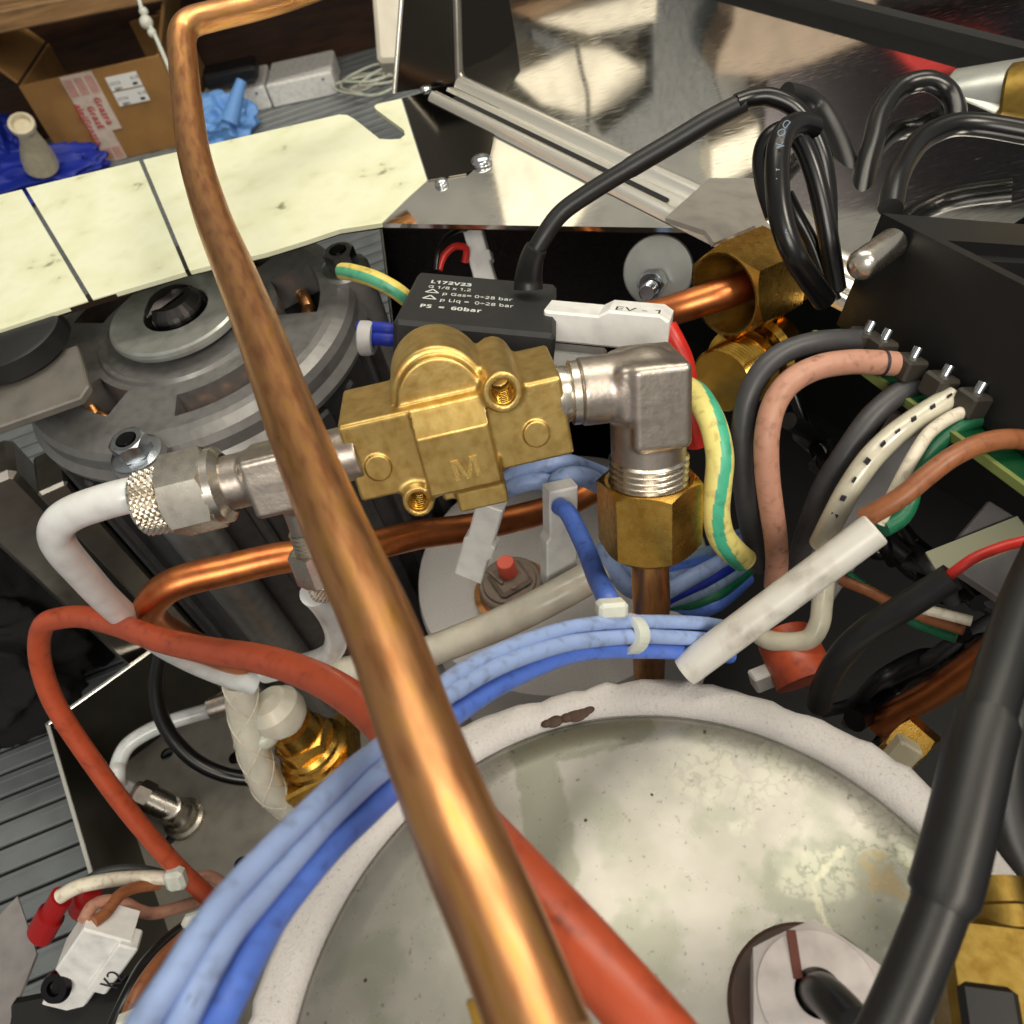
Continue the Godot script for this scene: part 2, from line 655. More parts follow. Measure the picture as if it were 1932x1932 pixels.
func materials() -> void:
	var fine := noise(0.09, 3, FastNoiseLite.TYPE_SIMPLEX_SMOOTH, [], 3)
	var cast := noise(0.05, 5, FastNoiseLite.TYPE_PERLIN, [], 7)
	var wide := noise(0.012, 5, FastNoiseLite.TYPE_SIMPLEX_SMOOTH, [], 5)
	var smear := noise(0.012, 5, FastNoiseLite.TYPE_SIMPLEX_SMOOTH, [[0.0, grey(0.82)], [0.5, grey(0.92)], [1.0, grey(1.0)]], 9)
	var worn := noise(0.012, 6, FastNoiseLite.TYPE_SIMPLEX_SMOOTH, [[0.0, grey(0.84)], [0.45, grey(0.94)], [1.0, grey(1.0)]], 11)
	var rust := noise(0.010, 6, FastNoiseLite.TYPE_SIMPLEX_SMOOTH, [[0.0, Color(0.84, 0.74, 0.68)], [0.3, Color(0.94, 0.88, 0.82)], [0.5, Color(1, 0.96, 0.92)], [0.72, Color(1, 0.98, 0.82)], [1.0, Color(0.96, 0.90, 0.66)]], 13)
	var dull := noise(0.014, 6, FastNoiseLite.TYPE_SIMPLEX_SMOOTH, [[0.0, Color(0.82, 0.76, 0.66)], [0.5, Color(0.94, 0.92, 0.88)], [1.0, Color(1, 1, 1)]], 17)
	var speck := noise(0.055, 3, FastNoiseLite.TYPE_SIMPLEX_SMOOTH, [[0.0, grey(0.62)], [0.14, grey(0.8)], [0.24, grey(0.96)], [1.0, grey(1.0)]], 19)
	var swirl := noise(0.020, 2, FastNoiseLite.TYPE_CELLULAR, [[0.0, grey(1)], [0.1, grey(0.5)], [0.22, grey(0.0)], [1.0, grey(0.0)]], 23, 512, FastNoiseLite.RETURN_DISTANCE2_SUB)
	var brushed := noise(0.03, 4, FastNoiseLite.TYPE_SIMPLEX_SMOOTH, [[0.0, grey(0.03)], [0.5, grey(0.055)], [0.75, grey(0.085)], [1.0, grey(0.2)]], 23)
	var stain := noise(0.006, 5, FastNoiseLite.TYPE_SIMPLEX_SMOOTH, [[0.0, Color(0.88, 0.88, 0.82)], [0.4, Color(0.94, 0.935, 0.91)], [0.58, Color(0.98, 0.975, 0.955)], [1.0, Color(0.98, 0.965, 0.94)]], 29)
	var dirt := noise(0.010, 6, FastNoiseLite.TYPE_SIMPLEX_SMOOTH, [[0.0, Color(0.55, 0.54, 0.48)], [0.055, Color(0.72, 0.71, 0.63)], [0.11, Color(0.93, 0.93, 0.87)], [0.24, Color(0.97, 0.97, 0.91)], [0.6, Color(1, 1, 0.97)], [1.0, Color(0.95, 0.95, 0.88)]], 33)
	var dust := noise(0.02, 6, FastNoiseLite.TYPE_SIMPLEX_SMOOTH, [[0.0, Color(0.75, 0.78, 0.8)], [0.55, Color(1, 1, 1)], [0.72, Color(2.0, 1.8, 1.6)], [1.0, Color(2.4, 2.1, 1.8)]], 37)
	var grain := noise(0.02, 5, FastNoiseLite.TYPE_SIMPLEX_SMOOTH, [[0.0, grey(0.55)], [0.5, grey(0.85)], [1.0, grey(1.0)]], 41)

	var streak := noise(0.014, 6, FastNoiseLite.TYPE_SIMPLEX_SMOOTH, [[0.0, grey(0.62)], [0.35, grey(0.85)], [0.6, grey(0.95)], [1.0, grey(1.0)]], 47)
	var grime := noise(0.013, 6, FastNoiseLite.TYPE_SIMPLEX_SMOOTH, [[0.0, Color(0.62, 0.59, 0.55)], [0.22, Color(0.86, 0.84, 0.82)], [0.38, Color(0.97, 0.97, 0.96)], [1.0, grey(1.0)]], 53)
	mat("copper", Color(0.84, 0.635, 0.455), 0.42, 1.0, {"tint": rust, "smudge": streak, "bump": fine, "high": 0.0005, "scale": Vector3(2, 15, 1), "uv": true})
	mat("copper_dark", Color(0.82, 0.52, 0.34), 0.40, 1.0, {"tint": rust, "smudge": smear, "bump": fine, "high": 0.0012, "scale": Vector3.ONE * 30.0})
	mat("cast_brass", Color(0.88, 0.77, 0.50), 0.46, 1.0, {"tint": dull, "smudge": smear, "bump": cast, "high": 0.004, "scale": Vector3.ONE * 38.0})
	mat("brass", Color(0.87, 0.70, 0.36), 0.30, 1.0, {"tint": dull, "smudge": smear, "bump": fine, "high": 0.0015, "scale": Vector3.ONE * 50.0})
	mat("bright_brass", Color(0.92, 0.74, 0.34), 0.2, 1.0, {"tint": dull, "smudge": smear, "scale": Vector3.ONE * 40.0})
	mat("nickel", Color(0.76, 0.72, 0.68), 0.42, 1.0, {"tint": worn, "smudge": smear, "bump": cast, "high": 0.0035, "scale": Vector3.ONE * 55.0})
	mat("bright_nickel", Color(0.90, 0.87, 0.82), 0.30, 1.0, {"tint": worn, "smudge": smear, "scale": Vector3.ONE * 40.0})
	mat("zinc", Color(0.78, 0.80, 0.82), 0.24, 1.0, {"tint": worn, "smudge": smear, "scale": Vector3.ONE * 40.0})
	mat("cast_aluminium", Color(0.52, 0.515, 0.51), 0.40, 0.5, {"tint": worn, "smudge": smear, "bump": cast, "high": 0.003, "scale": Vector3.ONE * 30.0})
	mat("cast_dark", Color(0.30, 0.295, 0.30), 0.42, 0.5, {"tint": worn, "smudge": smear, "bump": cast, "high": 0.003, "scale": Vector3.ONE * 30.0})
	mat("shaft_steel", Color(0.30, 0.29, 0.29), 0.28, 0.9)
	mat("gland_grey", Color(0.66, 0.66, 0.66), 0.5)
	mat("bracket_grey", Color(0.47, 0.455, 0.43), 0.5, 0.3, {"tint": worn, "smudge": smear, "scale": Vector3.ONE * 12.0})
	mat("dark_steel", Color(0.22, 0.21, 0.22), 0.3, 1.0, {"smudge": smear, "scale": Vector3.ONE * 30.0})
	mat("washer_steel", Color(0.72, 0.73, 0.71), 0.34, 0.6, {"tint": worn, "smudge": smear, "scale": Vector3.ONE * 20.0})
	mat("mirror_steel", Color(0.92, 0.915, 0.90), 1.0, 1.0, {"smudge": brushed, "scale": Vector3(9, 9, 70)})
	mat("dark_mirror", Color(0.26, 0.245, 0.22), 0.12, 1.0, {"smudge": smear, "scale": Vector3.ONE * 12.0})  # darkness of the mirrored surroundings is put into the steel colour
	mat("brushed_steel", Color(0.62, 0.6, 0.57), 0.34, 1.0, {"tint": worn, "smudge": smear, "bump": fine, "high": 0.001, "scale": Vector3.ONE * 16.0})
	mat("soft_steel", Color(0.66, 0.64, 0.61), 0.42, 0.45, {"tint": worn, "smudge": smear, "scale": Vector3.ONE * 20.0})
	mat("edge_steel", Color(0.95, 0.94, 0.90), 0.24, 0.8)
	mat("reflection_white", Color(0.87, 0.88, 0.80), 0.36, 0.0, {"tint": dirt, "scale": Vector3(9, 9, 9)})  # reflection of a pale ceiling put into the colour, with smudges
	mat("tray_grey", Color(0.62, 0.60, 0.56), 0.5, 0.35, {"tint": worn, "smudge": smear, "scale": Vector3.ONE * 12.0})
	mat("tray_dark", Color(0.25, 0.24, 0.21), 0.42, 0.6, {"tint": worn, "scale": Vector3.ONE * 12.0})
	mat("felt", Color(0.74, 0.725, 0.715), 0.95, 0.0, {"tint": speck, "bump": fine, "high": 0.012, "scale": Vector3.ONE * 40.0})
	var lid := mat("boiler_plate", Color(0.78, 0.78, 0.775), 0.30, 0.5, {"smudge": smear, "bump": cast, "high": 0.0012, "scale": Vector3(1, 1, 1), "uv": true})
	lid.albedo_texture = lid_picture()
	mat("black_plastic", Color(0.055, 0.055, 0.058), 0.5, 0.0, {"tint": worn, "bump": fine, "high": 0.001, "scale": Vector3.ONE * 30.0})
	mat("coil_black", Color(0.115, 0.115, 0.12), 0.62, 0.0, {"tint": dust, "bump": cast, "high": 0.003, "scale": Vector3.ONE * 26.0})
	mat("black_rubber", Color(0.10, 0.10, 0.105), 0.42, 0.0, {"tint": worn, "bump": fine, "high": 0.0012, "scale": Vector3.ONE * 40.0})
	mat("gloss_black", Color(0.045, 0.045, 0.05), 0.28, 0.0, {"tint": worn, "scale": Vector3.ONE * 40.0})
	mat("grey_wire", Color(0.26, 0.26, 0.27), 0.45, 0.0, {"tint": worn, "scale": Vector3.ONE * 50.0})
	mat("pink_wire", Color(0.72, 0.53, 0.45), 0.48, 0.0, {"tint": grime, "scale": Vector3.ONE * 50.0})
	mat("brown_wire", Color(0.58, 0.36, 0.23), 0.42, 0.0, {"tint": grime, "scale": Vector3.ONE * 50.0})
	mat("white_wire", Color(0.86, 0.83, 0.76), 0.45, 0.0, {"tint": grime, "scale": Vector3.ONE * 50.0})
	mat("green_wire", Color(0.10, 0.42, 0.29), 0.4, 0.0, {"tint": grime, "scale": Vector3.ONE * 50.0})
	mat("red_wire", Color(0.80, 0.16, 0.12), 0.38, 0.0, {"tint": worn, "scale": Vector3.ONE * 50.0})
	mat("pale_blue_wire", Color(0.57, 0.66, 0.85), 0.42, 0.0, {"tint": grime, "scale": Vector3.ONE * 40.0})
	mat("grey_blue_wire", Color(0.52, 0.62, 0.75), 0.42, 0.0, {"tint": grime, "scale": Vector3.ONE * 40.0})
	mat("blue_wire", Color(0.33, 0.47, 0.84), 0.36, 0.0, {"tint": grime, "scale": Vector3.ONE * 40.0})
	mat("striped", Color(1, 1, 1), 0.42, 0.0, {"tinted": true, "tint": grime, "scale": Vector3.ONE * 40.0})
	mat("orange_silicone", Color(0.68, 0.29, 0.17), 0.36, 0.0, {"tint": grime, "bump": fine, "high": 0.0008, "scale": Vector3.ONE * 30.0})
	mat("ptfe", Color(0.88, 0.88, 0.88), 0.30, 0.0, {"sss": 0.25, "coat": 0.3, "tint": worn, "scale": Vector3.ONE * 20.0})
	mat("milky_hose", Color(0.83, 0.81, 0.75), 0.28, 0.0, {"sss": 0.3, "tint": worn, "scale": Vector3.ONE * 20.0})
	mat("white_plastic", Color(0.93, 0.93, 0.92), 0.42, 0.0, {"tint": worn, "scale": Vector3.ONE * 25.0})
	mat("sleeve_white", Color(0.80, 0.79, 0.765), 0.36, 0.0, {"tint": grime, "scale": Vector3.ONE * 18.0})
	mat("nylon", Color(0.84, 0.84, 0.80), 0.34, 0.0, {"sss": 0.2, "tint": worn, "scale": Vector3.ONE * 30.0})
	mat("cream_plastic", Color(0.84, 0.80, 0.69), 0.45, 0.0, {"tint": worn, "scale": Vector3.ONE * 20.0})
	mat("clear_sleeve", Color(0.80, 0.78, 0.70), 0.25, 0.0, {"tint": worn, "scale": Vector3.ONE * 30.0, "coat": 0.6})
	mat("bakelite", Color(0.48, 0.42, 0.37), 0.6, 0.0, {"tint": worn, "bump": fine, "high": 0.001, "scale": Vector3.ONE * 40.0})
	mat("button_red", Color(0.86, 0.36, 0.28), 0.42, 0.0, {})
	mat("spade_red", Color(0.60, 0.03, 0.04), 0.42, 0.0, {})
	mat("lip_brown", Color(0.20, 0.15, 0.11), 0.4, 0.6, {})
	mat("deep_black", Color(0.02, 0.02, 0.022), 0.7, 0.0, {})
	mat("ink", Color(0.16, 0.15, 0.18), 0.6)
	mat("white_ink", Color(0.80, 0.82, 0.80), 0.6)
	mat("grey_ink", Color(0.45, 0.52, 0.60), 0.6)
	mat("hole", Color(0.02, 0.02, 0.02), 0.8)
	mat("circuit_board", Color(0.05, 0.30, 0.17), 0.35, 0.0, {"tint": worn, "scale": Vector3.ONE * 50.0})
	mat("board_edge", Color(0.45, 0.50, 0.27), 0.6, 0.0)
	mat("label_grey", Color(0.55, 0.535, 0.535), 0.6, 0.0, {"tint": worn, "scale": Vector3.ONE * 20.0})
	mat("clear_tape", Color(0.78, 0.78, 0.66), 0.3, 0.0, {})
	mat("cardboard", Color(0.60, 0.44, 0.24), 0.8, 0.0, {"tint": worn, "scale": Vector3.ONE * 5.0})
	mat("tape_white", Color(0.82, 0.76, 0.71), 0.38, 0.0, {"tint": worn, "scale": Vector3.ONE * 12.0})
	mat("tape_red", Color(0.70, 0.16, 0.16), 0.5)
	mat("tape_pink", Color(0.72, 0.42, 0.38), 0.5)
	mat("paper", Color(0.88, 0.88, 0.87), 0.7)
	mat("mat_rubber", Color(0.47, 0.49, 0.50), 0.34, 0.0, {"tint": worn, "smudge": smear, "scale": Vector3.ONE * 6.0})
	mat("groove", Color(0.05, 0.05, 0.055), 0.7)
	mat("shelf_wood", Color(0.62, 0.47, 0.30), 0.55, 0.0, {"tint": grain, "scale": Vector3(1.5, 12, 12)})
	mat("dark_wood", Color(0.26, 0.15, 0.075), 0.6, 0.0, {"tint": grain, "scale": Vector3(2, 10, 10)})
	mat("glove_blue", Color(0.40, 0.60, 0.85), 0.55, 0.0, {"sss": 0.1})
	mat("deep_blue", Color(0.07, 0.17, 0.62), 0.55, 0.0, {"tint": worn, "scale": Vector3.ONE * 8.0})
	mat("black_cloth", Color(0.03, 0.03, 0.032), 0.9, 0.0, {"tint": worn, "bump": wide, "high": 0.1, "scale": Vector3.ONE * 10.0})
	mat("pale_card", Color(0.90, 0.87, 0.80), 0.6, 0.0, {"tint": worn, "scale": Vector3.ONE * 5.0})
	mat("bubble_grey", Color(0.20, 0.22, 0.23), 0.35, 0.0, {"bump": swirl, "high": 0.06, "scale": Vector3.ONE * 12.0})
	mat("beige_card", Color(0.60, 0.53, 0.46), 0.6, 0.0, {"tint": worn, "scale": Vector3.ONE * 5.0})
	mat("stud_white", Color(0.74, 0.71, 0.70), 0.55, 0.0, {"tint": worn, "scale": Vector3.ONE * 30.0})
	mat("rust", Color(0.36, 0.17, 0.12), 0.7)
	mat("dull_brass", Color(0.58, 0.49, 0.26), 0.5, 1.0, {"tint": dull, "smudge": smear, "bump": cast, "high": 0.004, "scale": Vector3.ONE * 40.0})
	mat("wall_paint", Color(0.50, 0.50, 0.49), 0.8, 0.0, {"tint": worn, "scale": Vector3.ONE * 3.0})
	mat("red_cloth", Color(0.62, 0.08, 0.07), 0.7)
	mat("grey_plastic", Color(0.22, 0.205, 0.18), 0.45, 0.0, {"tint": worn, "scale": Vector3.ONE * 10.0})
	var lamp := mat("lamp_glow", Color(1, 1, 1), 0.6)
	lamp.emission_enabled = true
	lamp.emission = Color(1.0, 0.96, 0.86)
	lamp.emission_energy_multiplier = 3.0
	var pane := mat("clear_plastic", Color(0.93, 0.93, 0.90), 0.12, 0.0, {"alpha": 0.32})
	pane.uv1_triplanar = false

# the stained lid of the boiler: tarnish, a darker film band, chalky crust, painted lamp glints, a crack line and a tan spot
const LID := Vector3(-0.0022, 0.2, -0.0152)
func lid_picture() -> ImageTexture:
	var size := 512
	var im := Image.create(size, size, false, Image.FORMAT_RGB8)
	var broad := FastNoiseLite.new()
	broad.frequency = 0.011
	broad.fractal_octaves = 5
	broad.seed = 61
	var lace := FastNoiseLite.new()
	lace.frequency = 0.055
	lace.fractal_octaves = 4
	lace.seed = 67
	var flat := func(x: float, y: float) -> Vector2:
		var q := (H(x, y, 0.2) - LID) / 0.116 + Vector3(0.5, 0, 0.5)
		return Vector2(q.x, q.z) * size
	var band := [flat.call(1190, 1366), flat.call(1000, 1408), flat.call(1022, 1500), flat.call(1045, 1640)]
	var crack := [flat.call(1590, 1600), flat.call(1531, 1666), flat.call(1571, 1790)]
	var crusts_and_glints := [[flat.call(1645, 1535), 38.0], [flat.call(1345, 1440), 40.0], [flat.call(1440, 1465), 34.0], [flat.call(1555, 1640), 22.0]]  # chalky crust, and lamp glints painted as pale speckles
	var tan: Vector2 = flat.call(1668, 1660)
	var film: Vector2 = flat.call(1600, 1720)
	for y in size:
		for x in size:
			var p := Vector2(x, y)
			var n := broad.get_noise_2d(x, y)
			var f := lace.get_noise_2d(x, y)
			var c := Color(0.66, 0.65, 0.615).lerp(Color(0.72, 0.705, 0.68), clampf(n * 1.6 + 0.5, 0, 1))
			c = c.lerp(Color(0.60, 0.61, 0.55), clampf((broad.get_noise_2d(x + 900, y * 1.3) - 0.08) * 2.2, 0, 0.7))
			var db := 99.0
			for i in 3:
				db = minf(db, p.distance_to(Geometry2D.get_closest_point_to_segment(p, band[i], band[i + 1])))
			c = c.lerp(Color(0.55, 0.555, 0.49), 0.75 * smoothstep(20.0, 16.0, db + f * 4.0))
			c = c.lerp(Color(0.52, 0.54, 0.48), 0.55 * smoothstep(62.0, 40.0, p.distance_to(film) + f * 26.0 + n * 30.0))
			for q in crusts_and_glints:
				var d: float = p.distance_to(q[0]) + n * 40.0
				if d < q[1]:
					c = c.lerp(Color(0.88, 0.87, 0.80), smoothstep(q[1], q[1] * 0.4, d) * smoothstep(0.02, 0.16, absf(f + 0.05)) * 0.4)
			for i in 2:
				var dc := p.distance_to(Geometry2D.get_closest_point_to_segment(p, crack[i], crack[i + 1]))
				c = c.lerp(Color(0.80, 0.79, 0.70), 0.7 * smoothstep(2.6, 1.0, dc + f * 3.0))
			c = c.lerp(Color(0.66, 0.58, 0.42), 0.7 * smoothstep(17.0, 5.0, p.distance_to(tan) + f * 22.0))
			if lace.get_noise_2d(x * 2.1 + 400, y * 2.1) > 0.56:
				c = c.darkened(0.25)
			im.set_pixel(x, y, c)
	return ImageTexture.create_from_image(im)

# ---------------------------------------------------------------- unseen lamps: workshop lamps and added fill lamps
func unseen_lamp(label: String, at: Vector3, aim: Vector3, size: Vector2, energy: float, tone: Color) -> void:
	var t := thing("unseen_lamp", label, "ceiling lamp", at, "")
	var face := (aim - at).normalized()
	var xf := axial(at, face, Vector3(1, 0, 0))
	var b := Shape.new()
	box(b, xf * Transform3D(Basis(), Vector3(0, 0, -0.03)), Vector3(size.x + 0.03, size.y + 0.03, 0.05), 0.004)
	obj("housing", b, M.white_plastic, t)
	b = Shape.new()
	box(b, xf * Transform3D(Basis(), Vector3(0, 0, -0.001)), Vector3(size.x, size.y, 0.006), 0.001)
	obj("lamp_diffuser", b, M.lamp_glow, t)
	var l := AreaLight3D.new()
	l.name = "lamp_light"
	l.area_size = size
	l.light_energy = energy
	l.light_color = tone
	l.shadow_enabled = true
	l.transform = Transform3D(Basis(xf.basis.x, -xf.basis.y, -xf.basis.z), face * 0.006)
	l.set("area_range", 6.0)
	t.add_child(l, true)

func _ready() -> void:
	rng.seed = 20
	var cam := Camera3D.new()
	cam.name = "camera"
	cam.fov = FOV
	cam.near = 0.01
	cam.far = 20.0
	cam.transform = Transform3D(cam_basis, EYE)
	var lens := CameraAttributesPhysical.new()
	lens.frustum_focal_length = 12.0 / tan(deg_to_rad(FOV / 2.0))
	lens.frustum_focus_distance = 0.19
	lens.frustum_near = 0.01
	lens.frustum_far = 20.0
	lens.exposure_aperture = 24.0
	cam.attributes = lens
	add_child(cam)
	cam.current = true
	var env := Environment.new()
	env.background_mode = Environment.BG_COLOR
	env.background_color = Color(0.635, 0.63, 0.61)
	env.tonemap_mode = Environment.TONE_MAPPER_LINEAR
	env.tonemap_exposure = 0.87
	env.sdfgi_enabled = true
	env.ssao_enabled = true
	env.ssil_enabled = true
	var we := WorldEnvironment.new()
	we.name = "environment"
	we.environment = env
	add_child(we)
	materials()
	unseen_lamp("long white lamp over the back of the bench", Vector3(0.28, 1.20, -0.38), Vector3(0.10, 0.2, -0.36), Vector2(1.1, 0.16), 0.48, Color(1.0, 0.97, 0.90))
	unseen_lamp("square white lamp above the right of the machine", Vector3(0.62, 1.12, 0.42), Vector3(0.0, 0.2, -0.12), Vector2(0.26, 0.26), 0.72, Color(1.0, 0.95, 0.88))
	unseen_lamp("added wide white fill lamp behind and above the photographer", Vector3(-0.15, 0.95, 0.85), Vector3(0.0, 0.2, -0.15), Vector2(0.6, 0.4), 0.68, Color(1.0, 0.98, 0.95))  # added soft front fill for light from the camera side
	unseen_lamp("added slim white lamp that brightens the mirrored things and wall behind the bench", Vector3(0.22, 0.86, -0.48), Vector3(0.22, 0.42, -0.92), Vector2(0.8, 0.06), 0.42, Color(1.0, 0.97, 0.90))  # added to brighten the things seen in the mirror plate
	bench()
	chassis()
	boiler()
	motor()
	valve()
	fittings()
	pipes()
	wiring()
	control_box()
	tray()
	reflected()

# ---------------------------------------------------------------- bench and what stands far back
func flatpoly(pix: Array, h: float) -> PackedVector2Array:     # picture outline on the level y = h, as x and -z
	var out := PackedVector2Array()
	for i in range(0, pix.size(), 2):
		var q := H(pix[i], pix[i + 1], h)
		out.append(Vector2(q.x, -q.z))
	return out

func level(h: float) -> Transform3D:                            # local x, y, z = world x, -z, y
	return Transform3D(Basis(Vector3(1, 0, 0), Vector3(0, 0, -1), Vector3(0, 1, 0)), Vector3(0, h, 0))

func bench() -> void:
	var top := Node3D.new()
	top.name = "bench_floor"
	add_child(top)
	struct(top, "dark ribbed rubber mat that covers the workbench")
	var b := Shape.new()
	box(b, level(-0.0065) * Transform3D(Basis(), Vector3(-0.1, 0.35, 0)), Vector3(2.2, 1.9, 0.010))
	obj("mat_base", b, M.groove, top)
	var yaw := deg_to_rad(8.0)
	var along := Vector3(cos(yaw), 0, -sin(yaw))
	var across := Vector3(sin(yaw), 0, cos(yaw))
	for i in range(-84, 3):
		var mid := across * (0.0127 * i - 0.02) + along * -0.25
		var xf := Transform3D(Basis(along, -across, Vector3.UP), mid + Vector3(0, -0.0003, 0))
		var r := Shape.new()
		box(r, xf, Vector3(1.5, 0.0108, 0.0022), 0.0005)
		box(r, xf * Transform3D(Basis(), Vector3(0, 0.0022, 0.0012)), Vector3(1.5, 0.0009, 0.0009), 0.0002)
		obj("rib", r, M.mat_rubber, top)
	b = Shape.new()
	box(b, Transform3D(Basis(), Vector3(-0.1, 0.05, -0.945)), Vector3(2.6, 0.3, 0.012))
	struct(single("back_board", "dark brown wooden board behind the workbench", "board", b, M.dark_wood))
	b = Shape.new()
	box(b, Transform3D(Basis(), Vector3(-0.1, 0.37, -0.98)), Vector3(2.6, 1.4, 0.02))
	struct(single("back_wall", "pale painted wall above the dark board", "wall", b, M.wall_paint))
	# the shelf board across the top left
	b = Shape.new()
	var a := P(-40, 73, 690)
	var e := P(860, -110, 720)
	var ux := (e - a).normalized()
	var xf := frame((a + e) * 0.5 + Vector3(0, 0.008, 0) + Vector3(ux.z, 0, -ux.x) * 0.045, ux, Vector3.UP)
	box(b, xf, Vector3(1.1, 0.016, 0.09), 0.0015)
	single("wall_shelf", "pale wooden shelf board across the top left corner", "shelf", b, M.shelf_wood)
	# cardboard box
	var bl := Vector3(-0.3208, 0.001, -0.8525)
	var tr := H(300, 105, 0.0798)
	var wx := Vector3(tr.x - bl.x, 0, tr.z + 0.8525)
	var w := wx.length()
	wx /= w
	var back := Vector3(wx.z, 0, -wx.x)
	var hh := 0.0796
	var t := thing("cardboard_box", "open brown cardboard box with printed packing tape and labels", "box", bl)
	var side := func(o: Vector3, d: Vector3, l: float) -> Shape:
		var q := Shape.new()
		box(q, frame(o + d * l / 2 + Vector3(0, hh / 2, 0), d, Vector3.UP), Vector3(l, hh, 0.003), 0.0006)
		return q
	var deep := 0.10
	obj("front_wall", side.call(bl, wx, w), M.cardboard, t)
	obj("rear_wall", side.call(bl + back * deep, wx, w), M.cardboard, t)
	obj("side_wall", side.call(bl + wx * 0.0016 + back * 0.0017, back, deep - 0.0034), M.cardboard, t)
	obj("side_wall", side.call(bl + wx * (w - 0.0016) + back * 0.0017, back, deep - 0.0034), M.cardboard, t)
	b = Shape.new()
	box(b, frame(bl + wx * w / 2 + back * deep / 2 + Vector3(0, 0.002, 0), wx, Vector3.UP), Vector3(w - 0.008, 0.003, deep - 0.008))
	obj("bottom", b, M.cardboard, t)
	for f in [[0.0, 0.0, 0.0, deep, -0.5], [1.0, 0.0, 0.0, deep, 0.5]]:   # raised end flaps
		b = Shape.new()
		var o = bl + wx * w * f[0] + Vector3(0, hh + 0.0005, 0)
		var lean: Vector3 = (Vector3.UP * 0.8 + wx * f[4]).normalized()
		box(b, frame(o + back * deep / 2 + lean * 0.028, back, lean), Vector3(deep - 0.004, 0.054, 0.003), 0.0006)
		obj("end_flap", b, M.cardboard, t)
	b = Shape.new()
	box(b, frame(bl + wx * w * 0.5 + back * (deep + 0.018) + Vector3(0, hh + 0.02, 0), wx, Vector3(back.x * 0.6, 0.8, back.z * 0.6)), Vector3(w, 0.05, 0.003), 0.0006)
	obj("rear_flap", b, M.cardboard, t)
	# packing tape: three strips side by side, printed
	var front := frame(bl - back * 0.0022, wx, Vector3.UP)
	for k in 3:
		var x0: float = 0.044 + k * 0.0098
		b = Shape.new()
		var low: float = [0.0, 0.0, 0.027][k] + 0.0005
		box(b, front * Transform3D(Basis(), Vector3(x0, (hh + low) / 2, 0)), Vector3(0.0102, hh - low, 0.0004 + 0.0002 * k))
		var tp := obj("tape_strip", b, M.tape_white, t)
		var lx := front * Transform3D(Basis(Vector3(0, -1, 0), Vector3(1, 0, 0), Vector3(0, 0, 1)), Vector3(x0 - 0.003, [0.056, 0.052, 0.058][k], 0.0008))
		lettering("tape_print", ["alejGrazra", "GrazE", "Grazra"][k], 0.0062, lx, M.tape_red, tp, 0.0001, HORIZONTAL_ALIGNMENT_LEFT, 0.92, true)
		for j in 4:
			b = Shape.new()
			box(b, front * Transform3D(Basis(), Vector3(x0 - 0.003 + 0.002 * j, hh - 0.0105, 0.0006)), Vector3(0.0008, 0.015, 0.0003))
			obj("print_line", b, M.tape_pink, tp)
			b = Shape.new()
			if k < 2:
				box(b, front * Transform3D(Basis(), Vector3(x0 - 0.003 + 0.002 * j, 0.0075, 0.0006)), Vector3(0.0008, 0.011, 0.0003))
				obj("print_line", b, M.tape_pink, tp)
	for k in 2:
		b = Shape.new()
		var ly: float = 0.0655 - 0.0135 * k
		box(b, front * Transform3D(Basis(), Vector3(0.0915, ly, 0)), Vector3(0.029, 0.0122, 0.0004))
		var lab := obj("paper_label", b, M.paper, t)
		lettering("label_text", "07374", 0.0026, front * Transform3D(Basis(), Vector3(0.0782, ly - 0.0002, 0.0003)), M.ink, lab, 0.0001)
		lettering("label_text", "0001", 0.0024, front * Transform3D(Basis(), Vector3(0.0805, ly - 0.0048, 0.0003)), M.ink, lab, 0.0001, HORIZONTAL_ALIGNMENT_LEFT, 1.0, true)
		lettering("label_text", "N.10", 0.0026, front * Transform3D(Basis(), Vector3(0.0985, ly + 0.0015, 0.0003)), M.ink, lab, 0.0001)
		b = Shape.new()
		box(b, front * Transform3D(Basis(), Vector3(0.1005, ly - 0.0032, 0.0004)), Vector3(0.0042, 0.0022, 0.0002))
		obj("barcode", b, M.ink, lab)
	# two white boxes with screws
	for k in 2:
		var ends: Array = [[[398, 232], [514, 205]], [[517, 205], [638, 179]]][k]
		var p := H(ends[0][0], ends[0][1], 0.001)
		var q := H(ends[1][0], ends[1][1], 0.001)
		var dx := (q - p).normalized()
		var bk := Vector3(dx.z, 0, -dx.x)
		t = thing("power_adapter", ["white adapter box behind the blue gloves", "white adapter box beside the coiled leads"][k], "adapter", p, "white adapter boxes on the bench")
		b = Shape.new()
		var len := p.distance_to(q)
		box(b, frame((p + q) / 2 + bk * 0.025 + Vector3(0, 0.011, 0), dx, Vector3.UP), Vector3(len, 0.022, 0.05), 0.0016)
		obj("body", b, M.white_plastic, t)
		b = Shape.new()
		lathe(b, q - dx * 0.009 - bk * 0.0002 + Vector3(0, 0.017, 0), -bk, [Vector2(0, 0), Vector2(0.0013, 0), Vector2(0.001, 0.0007), Vector2(0, 0.0008)], 12)
		obj("screw", b, M.zinc, t)
	b = Shape.new()                                              # black strip lying on the boxes
	var s0 := P(385, 148, 800)
	var s1 := P(486, 126, 800)
	box(b, frame((s0 + s1) / 2, s1 - s0, Vector3.UP), Vector3(s0.distance_to(s1), 0.014, 0.028), 0.003)
	single("power_brick", "black adapter lying on the back of the white boxes", "adapter", b, M.black_rubber)
	b = Shape.new()                                              # clear tray lip behind
	box(b, frame(P(530, 100, 880), s1 - s0, Vector3.UP), Vector3(0.05, 0.012, 0.03), 0.003)
	single("plastic_tub", "clear plastic tub behind the black adapter", "tub", b, M.clear_plastic)
